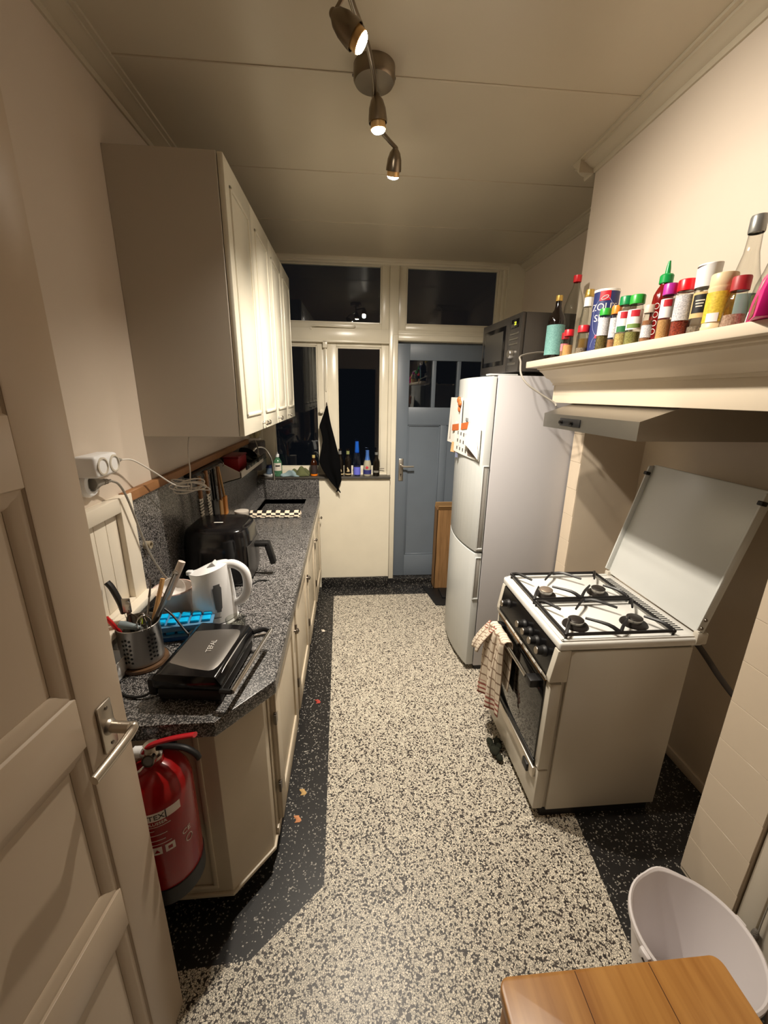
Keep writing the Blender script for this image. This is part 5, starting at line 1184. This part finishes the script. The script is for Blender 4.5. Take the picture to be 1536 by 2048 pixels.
jar('spice_jar', 0.905, 1.735, 0.0195, 0.102, C_red, 0.55, S_tan, 'small red capped spice jar with tan powder', hcap=0.024)
jar('spice_jar', 0.912, 1.640, 0.0215, 0.104, C_red, 0.28, S_grey, 'red capped half empty jar in front of the salt can', hcap=0.024, labm=None)
# salt can
x, y = 0.965, 1.605
r = root('salt_can', (x, y, ZM), 'dark blue cardboard salt can with white lettering', 'can', GP)
M_navy = mat('salt_blue', s(38, 48, 100), 0.45)
obj('tube', G().lathe([(0.0001, 0), (0.043, 0), (0.043, 0.214), (0.0001, 0.214)], (x, y, ZM), 40), M_navy, r)
obj('rim', G().lathe([(0.0435, 0.212), (0.0442, 0.214), (0.0442, 0.220), (0.041, 0.220), (0.041, 0.216), (0.0001, 0.216)], (x, y, ZM), 40), M_lab, r)
a = A_CAM(x, y)-0.12
obj('lettering', gtext('ZOUT', 0.034, cyl=((x, y, ZM+0.158), 0.0433, a)), M_print, r)
obj('lettering', gtext('SEL', 0.034, cyl=((x, y, ZM+0.120), 0.0433, a-0.14)), M_print, r)
obj('red_badge', G().lathe([(0.0432, 0.180), (0.0437, 0.180), (0.0437, 0.213), (0.0432, 0.213)], (x, y, ZM), 12, a0=a-0.42, a1=a+0.42), M_badge, r)
obj('badge_mark', G().tube([(x+0.0442*math.cos(a+0.26*math.cos(t)), y+0.0442*math.sin(a+0.26*math.cos(t)), ZM+0.190+0.006*math.sin(t)+0.004*math.cos(t)) for t in [2*math.pi*k/12 for k in range(12)]], 0.0012, n=5, sub=1, closed=True), M_print, r)
rg = G(); pts = [(x+0.0436*math.cos(a+0.85*math.cos(t)), y+0.0436*math.sin(a+0.85*math.cos(t)), ZM+0.125+0.068*math.sin(t)) for t in [2*math.pi*k/28 for k in range(28)]]
rg.tube(pts, 0.0007, n=5, sub=1, closed=True)
pts = [(x+0.0436*math.cos(a+0.7*math.cos(t)), y+0.0436*math.sin(a+0.7*math.cos(t)), ZM+0.02+0.045*math.sin(t)) for t in [math.pi*k/14 for k in range(15)]]
rg.tube(pts, 0.0007, n=5, sub=1)
for k in range(3): rg.tube([(x+0.0436*math.cos(a+q), y+0.0436*math.sin(a+q), ZM+0.02+k*0.011) for q in (-0.3, -0.1, 0.1, 0.3)], 0.0007, n=5, sub=2)
obj('line_print', rg, mat('print_pale_blue', s(150, 160, 200), 0.6), r)
obj('small_flag', G().lathe([(0.0432, 0.052), (0.0437, 0.052), (0.0437, 0.064), (0.0432, 0.064)], (x, y, ZM), 6, a0=a-0.4, a1=a-0.1), M_badge, r)
jar('spice_jar', 0.905, 1.497, 0.0195, 0.137, C_gr, 0.42, S_herb, 'green capped jar of dried herbs before the salt can', labm=M_labp, lz=(0.42, 0.92))
jar('spice_jar', 0.922, 1.460, 0.0165, 0.140, C_or, 0.28, S_brown, 'orange capped spice jar', labm=M_labp, lz=(0.33, 0.88), hcap=0.026)
r = jar('spice_jar', 0.920, 1.410, 0.0215, 0.158, C_dg, 0.33, S_pale, 'dark green capped jar with white label', labm=M_lab, lz=(0.36, 0.85), badge=M_badge, hcap=0.026)
lab_at(r, 0.920, 1.410, 0.0215*1.005+0.0008, 0.048, 0.066, mat('label_leaf', s(40, 110, 60), 0.6), 'label_picture', 0.9)
r = jar('spice_jar', 0.918, 1.352, 0.0225, 0.150, C_gr, 0.33, S_green, 'light green capped jar with white label', labm=M_lab, lz=(0.38, 0.86), badge=M_badge, hcap=0.026)
lab_at(r, 0.918, 1.352, 0.0225*1.005+0.0008, 0.052, 0.064, mat('label_olive', s(112, 140, 70), 0.6), 'label_picture', 0.9)
jar('spice_jar', 0.930, 1.302, 0.0165, 0.112, mat('cap_clear', s(206, 186, 170), 0.4), 0.75, S_brown, 'small clear capped jar of brown powder beside the chilli sauce', labm=M_labp, lz=(0.2, 0.6))
# chilli sauce
x, y = 0.960, 1.296
r = bottle('chilli_sauce_bottle', x, y, ZM, [(0.0001, 0), (0.026, 0), (0.028, 0.004), (0.028, 0.120), (0.0265, 0.140), (0.019, 0.158), (0.014, 0.166), (0.014, 0.172), (0.0001, 0.172)], mat('chilli_red', s(112, 16, 16), 0.15), 'red chilli sauce bottle with green nozzle cap', 'bottle', GP,
           cap=([(0.0165, 0.170), (0.0185, 0.172), (0.0185, 0.192), (0.015, 0.196), (0.0075, 0.198), (0.0065, 0.212), (0.0035, 0.232), (0.0001, 0.233)], mat('cap_emerald', s(20, 148, 70), 0.3)))
lab_at(r, x, y, 0.0282, 0.035, 0.118, mat('label_print_red', s(148, 84, 80), 0.5, col2=s(112, 20, 20), vscale=240), 'label_print', 0.55, 0.55)
a = A_CAM(x, y)-0.45; rg = G()
for k in range(4):
    zc = ZM+0.034+k*0.024
    rg.tube([(x+0.0286*math.cos(a+0.24*math.cos(t)), y+0.0286*math.sin(a+0.24*math.cos(t)), zc+0.008*math.sin(t)) for t in [2*math.pi*q/12 for q in range(12)]], 0.001, n=5, sub=1, closed=True)
obj('ring_print', rg, M_print, r)
r = jar('spice_jar', 0.905, 1.197, 0.0185, 0.145, C_mg, 0.44, S_tan, 'magenta capped jar of tan powder', labm=M_lab, lz=(0.48, 0.9), badge=M_badge, hcap=0.028)
jar('spice_jar', 0.920, 1.155, 0.0235, 0.146, C_br, 0.36, S_chili, 'bright red capped jar of chilli flakes', labm=M_labp, lz=(0.36, 0.9), hcap=0.028)
# grinder
x, y = 0.935, 1.108
r = root('pepper_grinder', (x, y, ZM), 'glass spice grinder with white twist cap and black label', 'grinder', GP)
obj('glass', G().lathe([(0.0001, 0), (0.025, 0), (0.0265, 0.003), (0.0265, 0.030), (0.0235, 0.040), (0.0235, 0.110), (0.0255, 0.118), (0.0001, 0.118)], (x, y, ZM), 28), M_glass, r)
obj('contents', G().lathe([(0.0001, 0.003), (0.0245, 0.003), (0.0245, 0.022), (0.0001, 0.024)], (x, y, ZM), 22), S_grey, r)
lab_at(r, x, y, 0.0238, 0.042, 0.104, mat('label_ochre', s(204, 174, 120), 0.6), 'label', 1.6); lab_at(r, x, y, 0.0245, 0.054, 0.098, M_blackm, 'label_black', 0.75, -0.3)
bl = G()
for zz_, w_ in ((0.082, 0.42), (0.075, 0.36), (0.068, 0.3)): bl.lathe([(0.0251, zz_), (0.0256, zz_), (0.0256, zz_+0.003), (0.0251, zz_+0.003)], (x, y, ZM), 6, a0=A_CAM(x, y)-0.3-w_, a1=A_CAM(x, y)-0.3+w_)
obj('label_lines', bl, M_print2, r)
obj('twist_cap', G().surf(lambda u, v: (x+(0.0255+0.002*v)*math.cos(u*6.2832), y+(0.0255+0.002*v)*math.sin(u*6.2832), ZM+0.116+v*(0.050+0.006*math.cos(u*6.2832+0.9))), 32, 6, True), M_whitepl, r)
obj('cap_top', G().lathe([(0.0275, 0.166), (0.024, 0.171), (0.0001, 0.171)], (x, y, ZM), 28), M_whitepl, r)
# yellow jar
x, y = 0.918, 1.036
r = root('yellow_spice_jar', (x, y, ZM), 'cream plastic spice jar with yellow label', 'jar', GP)
M_cream = mat('cream_plastic', s(228, 206, 164), 0.4)
obj('body', G().lathe([(0.0001, 0), (0.0275, 0), (0.029, 0.003), (0.029, 0.010), (0.0275, 0.013), (0.0265, 0.090), (0.0285, 0.094), (0.0285, 0.100), (0.0001, 0.100)], (x, y, ZM), 30), M_cream, r)
obj('cap', G().lathe([(0.0265, 0.099), (0.0275, 0.101), (0.0275, 0.127), (0.026, 0.130), (0.0001, 0.130)], (x, y, ZM), 30), M_cream, r)
lab_at(r, x, y, 0.0282, 0.020, 0.088, mat('label_yellow', s(222, 196, 62), 0.55, col2=s(190, 160, 40), vscale=200), 'label', 1.5); lab_at(r, x, y, 0.0288, 0.020, 0.040, M_lab, 'label_panel', 0.45, -0.35)
jar('conical_jar', 0.918, 0.986, 0.0195, 0.112, mat('cap_matte_red', s(164, 44, 48), 0.45), 0.36, spice('pinkish', (196, 166, 146), (150, 112, 94)), 'conical glass jar with matte red cap', flare=1.35, hcap=0.030)
# pink packet
x0 = 0.925
r = root('pink_packet', (x0, 0.90, ZM), 'bright pink food packet at the right end of the shelf', 'packet', GP)
MP = Matrix.Translation((x0, 0.935, ZM)) @ Matrix.Rotation(math.radians(-38), 4, 'Z')
pg = G().prism([(-0.018, 0), (0.018, 0), (0.012, 0.05), (0.003, 0.098), (-0.003, 0.098), (-0.013, 0.05)], 1, -0.13, 0.006, 0.002, MP)
obj('pouch', pg, mat('packet_pink', s(222, 34, 128), 0.3), r)
obj('lettering', gtext('W', 0.030, MP @ axes((-0.0095, -0.060, 0.070), (0, -1, 0), (0.2, 0, 1))), M_print, r)
obj('food_picture', G().surf(lambda u, v: tuple(MP @ Vector((-0.0190+0.0055*v*math.sin(math.pi*(0.15+0.8*u)), -0.045-0.06*u, 0.004+0.046*v*math.sin(math.pi*(0.15+0.8*u))))), 10, 4, thick=0.0006), mat('packet_food', s(96, 56, 44), 0.5, col2=s(168, 110, 78), vscale=120), r)
obj('side_text', G().surf(lambda u, v: tuple(MP @ Vector((-0.0188+0.002*v, -0.004-0.014*u, 0.005+0.022*v))), 4, 3, thick=0.0006), M_lab, r)
# tall bottles behind
def tallb(x, y, h, capm, lab_, R_, labm):
    r = bottle('tall_clear_bottle', x, y, ZM, [(0.0001, 0), (R_-0.002, 0), (R_, 0.004), (R_, h*0.36), (R_*0.92, h*0.44), (R_*0.66, h*0.56), (R_*0.44, h*0.70), (R_*0.38, h*0.84), (R_*0.40, h*0.87), (0.0001, h*0.87)], M_glass, lab_, 'bottle', GP, cap=([(R_*0.44, h*0.86), (R_*0.47, h*0.87), (R_*0.47, h*0.985), (R_*0.43, h), (0.0001, h)], capm))
    lab_at(r, x, y, R_*1.01, h*0.10, h*0.34, labm, 'label', 1.3)
    return r
tallb(1.018, 1.085, 0.275, M_silver, 'tall clear bottle with silver cap behind the yellow jar', 0.038, mat('label_bluegrey', s(150, 170, 170), 0.5))
tallb(1.018, 1.005, 0.240, mat('cap_grey_brown', s(120, 104, 92), 0.4), 'clear bottle with grey-brown cap behind the pink packet', 0.036, mat('label_palegreen', s(170, 206, 150), 0.5))

# ================================================================== CEILING LAMP
r = root('ceiling_lamp', (0.09, 1.63, ZC-0.1), 'brushed nickel ceiling lamp with three swivel spots', 'ceiling lamp')
lx, ly = 0.088, 1.632
obj('canopy', G().lathe([(0.067, 0.0), (0.067, -0.034), (0.062, -0.042), (0.0001, -0.046)], (lx, ly, ZC-0.006), 44), M_nickel, r)
for sg_ in (-1, 1): obj('canopy_screw', G().rev((lx+sg_*0.067, ly+0.012, ZC-0.024), (sg_, 0, 0), [(0.004, 0), (0.004, 0.003), (0.0001, 0.004)], 10), M_steeld, r)
obj('stem', G().cyl((lx, ly, ZC-0.05), (lx, ly, ZC-0.096), 0.008), M_nickel, r)
arm = [(-0.004, 1.17, 2.642), (0.012, 1.28, 2.642), (0.055, 1.40, 2.642), (0.082, 1.53, 2.642), (0.090, 1.63, 2.642), (0.105, 1.74, 2.642), (0.15, 1.82, 2.642), (0.186, 1.872, 2.642)]
obj('curved_bar', G().tube(arm, 0.0075, n=10), M_nickel, r)
M_inner = mat('lamp_inner', s(230, 190, 130), 0.3, metal=0.6)
def spot(joint, d, L_, W_, idx, cone=2.3):
    """one lamp head: bullet shaped shell around the bulb, light in its mouth"""
    j = Vector(joint); d = Vector(d).normalized()
    st = G().tube([j, j+d*0.02], 0.005, sub=1)
    sh = obj('lamp_head', G().rev(j-d*0.004, d, [(0.0001, 0.0), (0.010, 0.002), (0.020, 0.014), (0.027, 0.034), (0.030, 0.060), (0.030, L_-0.016), (0.0285, L_-0.016), (0.0285, 0.050), (0.0001, 0.045)], 30), M_nickel, r)
    obj('joint', G().sph(j, 0.011, 10), M_nickel, sh)
    obj('bulb_collar', G().rev(j, d, [(0.024, L_-0.040), (0.0245, L_-0.004), (0.023, L_-0.003), (0.022, L_-0.040)], 28), M_inner, sh)
    obj('bulb', G().rev(j, d, [(0.0225, L_-0.016), (0.0225, L_-0.002), (0.018, L_+0.003), (0.009, L_+0.006), (0.0001, L_+0.007)], 28), M_bulb, sh)
    ld_ = bpy.data.lights.new('spot_light', 'SPOT'); ld_.energy = W_; ld_.color = LAMP_COL; ld_.spot_size = cone; ld_.spot_blend = 1.0; ld_.shadow_soft_size = 0.022
    lo = bpy.data.objects.new('spot_light', ld_); COL.objects.link(lo); lo.parent = r
    lo.location = j+d*(L_+0.012)-ORG[r]; lo.rotation_euler = d.to_track_quat('-Z', 'Y').to_euler()
spot((-0.030, 1.262, 2.600), (0.80, 0.0, -0.60), 0.085, LAMP_W[0], 0, 2.0)
obj('drop', G().tube([(0.006, 1.25, 2.642), (-0.030, 1.262, 2.600)], 0.005, sub=1), M_nickel, r)
spot((0.094, 1.592, 2.636), (0.08, 0.10, -1.0), 0.085, LAMP_W[1], 1)
spot((0.184, 1.868, 2.636), (-0.06, 0.52, -1.0), 0.085, LAMP_W[2], 2, 2.3)

# ================================================================== FOREGROUND
# ---- stool
r = root('wooden_stool', (0.575, 0.37, 0), 'varnished pine stool in the right foreground', 'stool')
tx0, tx1, ty0, ty1 = 0.315, 0.838, 0.19, 0.545
seat = G(); R_ = 0.022; pts = []
for (cx_, cy_, a0) in ((tx1-R_, ty1-R_, 0), (tx0+R_, ty1-R_, 90), (tx0+R_, ty0+R_, 180), (tx1-R_, ty0+R_, 270)):
    for k in range(5):
        a = math.radians(a0+k*22.5); pts.append((cx_+R_*math.cos(a), cy_+R_*math.sin(a)))
obj('seat', seat.prism(pts, 2, 0.470, 0.500, 0.004), M_stool, r)
jt = G()
for xx in (0.49, 0.665): jt.box(xx-0.0008, xx+0.0008, ty0+0.01, ty1-0.004, 0.4996, 0.5004)
obj('plank_joint', jt, mat('joint_dark', s(70, 34, 12), 0.6), r)
for lx_, ly_ in ((0.345, 0.215), (0.808, 0.215), (0.345, 0.515), (0.808, 0.515)):
    obj('leg', G().box(lx_-0.018, lx_+0.018, ly_-0.018, ly_+0.018, 0.0015, 0.470, 0.004), M_stool, r)
ap = G(); ap.box(0.36, 0.79, 0.505, 0.525, 0.41, 0.470, 0.002); ap.box(0.36, 0.79, 0.205, 0.225, 0.41, 0.470, 0.002)
obj('apron', ap, M_stool, r)
# ---- bucket
bx_, by_, bh = 0.945, 0.675, 0.300
r = root('bucket', (bx_, by_, 0), 'white plastic bucket standing between stool and tiled pillar', 'bucket')
M_bkt = mat('bucket_plastic', s(222, 216, 216), 0.35)
def bkt(u, v):
    P = [(0.0, 0.004), (0.096, 0.004), (0.100, 0.006), (0.148, 0.285), (0.150, 0.298), (0.155, 0.304), (0.160, 0.300), (0.160, 0.286), (0.156, 0.284), (0.153, 0.286), (0.104, 0.002), (0.0, 0.0015)]
    k = v*(len(P)-1); i = min(int(k), len(P)-2); t = k-i
    rr = P[i][0]*(1-t)+P[i+1][0]*t; z = P[i][1]*(1-t)+P[i+1][1]*t
    a = u*2*math.pi; da = abs((a-math.radians(82)+math.pi) % (2*math.pi)-math.pi)
    sp = max(0, 1-da/0.42)
    if rr > 0.12: rr += 0.009*sp*sp*(3-2*sp)*(rr-0.12)/0.035
    return (bx_+rr*math.cos(a), by_+rr*math.sin(a), z)
obj('pail', G().surf(bkt, 60, 44, True), M_bkt, r, sharp=50)
for a in (math.radians(188), math.radians(8)):
    obj('bail_lug', G().box(0.150, 0.170, -0.016, 0.016, 0.262, 0.296, 0.006, M=Matrix.Translation((bx_, by_, 0)) @ Matrix.Rotation(a, 4, 'Z')), M_bkt, r)
p0 = Vector((bx_+0.168*math.cos(math.radians(188)), by_+0.168*math.sin(math.radians(188)), 0.278)); p1 = Vector((bx_+0.168*math.cos(math.radians(8)), by_+0.168*math.sin(math.radians(8)), 0.278))
hp2 = [Vector((bx_+0.170*math.cos(q), by_+0.170*math.sin(q), 0.278-0.10*math.sin(q-math.radians(188)))) for q in [math.radians(188+180*k/8) for k in range(9)]]
obj('bail', G().tube(hp2, 0.0035), M_steeld, r)
obj('bail_grip', G().tube(hp2[3:6], 0.009), M_greypl, r)
# ---- thin cord with in-line switches on the right wall
r = root('thin_grey_cable', (1.262, 0.8, 0.05), 'thin grey cord with two fluffy in-line lumps beside the bucket', 'cord')
obj('cable', G().tube([(1.258, 0.735, 0.62), (1.257, 0.742, 0.45), (1.256, 0.748, 0.36), (1.256, 0.744, 0.26), (1.255, 0.742, 0.15), (1.255, 0.735, 0.03)], 0.0022), M_cord_g, r)
for z_, L_ in ((0.345, 0.055), (0.115, 0.055)):
    obj('lump', G().sph((1.254, 0.746, z_), 0.011, 10, (0.8, 1.0, 2.6)), mat('lint_grey', s(112, 106, 98), 0.9, bump=0.8, bscale=300), r)
# ---- fire extinguisher
ex, ey, ez = -0.528, 0.892, 0.375
r = root('fire_extinguisher', (ex, ey, ez), 'red fire extinguisher mounted on the cabinet end', 'fire extinguisher')
RR = 0.086
obj('cylinder', G().lathe([(0.0001, 0.012), (0.060, 0.010), (RR*0.92, 0.022), (RR, 0.045), (RR, 0.335), (RR*0.95, 0.358), (RR*0.78, 0.386), (RR*0.5, 0.405), (0.026, 0.412), (0.024, 0.425), (0.0001, 0.425)], (ex, ey, ez), 48), M_red, r)
obj('foot_ring', G().lathe([(RR*0.9, 0.0), (RR*1.02, 0.0), (RR*1.03, 0.055), (RR*0.98, 0.058), (RR*0.9, 0.02)], (ex, ey, ez), 44), M_blackm, r)
vt = ez+0.425
obj('valve', G().lathe([(0.024, 0.0), (0.024, 0.012), (0.018, 0.016), (0.018, 0.045), (0.0001, 0.047)], (ex, ey, vt-0.004), 22), M_alu, r)
obj('carry_handle', G().tube([(ex+0.0, ey, vt+0.026), (ex+0.04, ey, vt+0.032), (ex+0.085, ey-0.004, vt+0.028), (ex+0.112, ey-0.006, vt+0.010), (ex+0.120, ey-0.006, vt-0.006)], 0.0095, n=10, flat=0.8), M_blackm, r)
obj('squeeze_lever', G().tube([(ex-0.014, ey-0.005, vt+0.022), (ex+0.005, ey-0.006, vt+0.045), (ex+0.055, ey-0.012, vt+0.066), (ex+0.105, ey-0.018, vt+0.080), (ex+0.125, ey-0.02, vt+0.084)], 0.0115, n=10, flat=0.55), mat('lever_red', s(188, 26, 38), 0.3), r)
obj('hose_collar', G().rev((ex-0.012, ey, vt+0.018), (-1, 0, 0), [(0.0001, 0), (0.012, 0), (0.012, 0.012), (0.0145, 0.012), (0.0145, 0.032), (0.010, 0.032), (0.010, 0.04), (0.0001, 0.04)], 20), M_whitepl, r)
obj('hose', G().tube([(ex-0.05, ey, vt+0.018), (ex-0.085, ey, vt+0.012), (ex-0.105, ey, vt-0.03), (ex-0.108, ey, vt-0.15), (ex-0.105, ey, vt-0.30)], 0.010, n=10), M_blackm, r)
gd = Vector((0.02, -1, 0.25)).normalized()
obj('gauge', G().rev((ex+0.004, ey-0.018, vt+0.014), gd, [(0.0001, 0.010), (0.012, 0.010), (0.0125, 0.013), (0.0165, 0.013), (0.0165, 0), (0.0001, 0)], 26), M_chrome, r)
obj('gauge_face', G().rev((ex+0.004, ey-0.018, vt+0.014), gd, [(0.0001, 0.0108), (0.012, 0.0108), (0.012, 0.010)], 22), M_greypl, r)
obj('safety_pin', G().tube([(ex-0.006, ey-0.03, vt+0.002), (ex-0.018, ey-0.040, vt-0.006), (ex-0.03, ey-0.042, vt-0.018), (ex-0.034, ey-0.04, vt-0.028)], 0.0035), M_chrome, r)
aa = math.radians(-82)
EZ = ez; ez = ez+0.095
def on_cyl(zz): return (ex, ey, ez+zz)
bd = obj('label_strip', G().lathe([(RR+0.0003, 0.208), (RR+0.0008, 0.208), (RR+0.0008, 0.234), (RR+0.0003, 0.234)], (ex, ey, ez), 24, a0=aa-0.75, a1=aa+0.88), M_print, r)
obj('label_lettering', gtext('PROTEX', 0.0215, cyl=(on_cyl(0.220), RR+0.001, aa-0.04)), M_ink, bd)
obj('label_divider', G().lathe([(RR+0.0009, 0.208), (RR+0.0014, 0.208), (RR+0.0014, 0.234), (RR+0.0009, 0.234)], (ex, ey, ez), 2, a0=aa+0.44, a1=aa+0.47), M_ink, bd)
obj('label_lettering', gtext('BRANDBLUSSER', 0.0125, cyl=(on_cyl(0.199), RR+0.0006, aa-0.05)), M_print, r)
lg = G()
for zz, w0, w1 in ((0.188, -0.5, 0.55), (0.176, -0.5, 0.1), (0.160, -0.5, 0.42), (0.142, -0.5, 0.35), (0.128, -0.5, 0.5)):
    lg.lathe([(RR+0.0003, zz), (RR+0.0007, zz), (RR+0.0007, zz+0.0018), (RR+0.0003, zz+0.0018)], (ex, ey, ez), 10, a0=aa+w0, a1=aa+w1)
obj('text_lines', lg, M_print, r)
for k in range(3):
    a0 = aa-0.42+k*0.36
    sq = obj('class_symbol', G().lathe([(RR+0.0003, 0.095), (RR+0.0007, 0.095), (RR+0.0007, 0.120), (RR+0.0003, 0.120)], (ex, ey, ez), 6, a0=a0, a1=a0+0.27), M_print, r)
    obj('symbol_print', gtext('▲' if k == 1 else '■', 0.014, cyl=(on_cyl(0.106), RR+0.001, a0+0.135)), M_red, sq)
obj('ce_mark', gtext('CE', 0.022, cyl=(on_cyl(0.118), RR+0.0006, aa+0.95)), M_print, r)
obj('round_mark', G().tube([(ex+(RR+0.001)*math.cos(aa+1.0+0.11*math.cos(t)), ey+(RR+0.001)*math.sin(aa+1.0+0.11*math.cos(t)), ez+0.088+0.011*math.sin(t)) for t in [2*math.pi*k/16 for k in range(16)]], 0.0012, n=5, sub=1, closed=True), M_print, r)
ez = EZ
obj('wall_bracket', G().box(ex-0.02, ex+0.02, 0.975, 0.9838, ez+0.20, ez+0.44, 0.002), M_blackm, r)
# ---- crumbs by the plinth
for k, (xx, yy, c_) in enumerate(((-0.235, 1.30, (206, 140, 96)), (-0.225, 1.42, (196, 160, 104)), (-0.20, 1.98, (170, 60, 50)), (-0.215, 2.72, (220, 208, 190)))):
    g = G().surf(lambda u, v: (xx+0.022*(u-0.5)+0.006*math.sin(5*v), yy+0.03*(v-0.5), 0.002+0.006*math.sin(math.pi*u)*math.sin(math.pi*v)), 5, 5, thick=0.001)
    obj('scrap', g, mat('scrap%d' % k, s(*c_), 0.8), label=['orange peel scrap on the dark floor by the plinth', 'thin tan scrap on the dark floor border', 'tiny red scrap on the dark floor border', 'pale crumb near the far end of the floor border'][k], cat='scrap', group='scraps on the floor border')
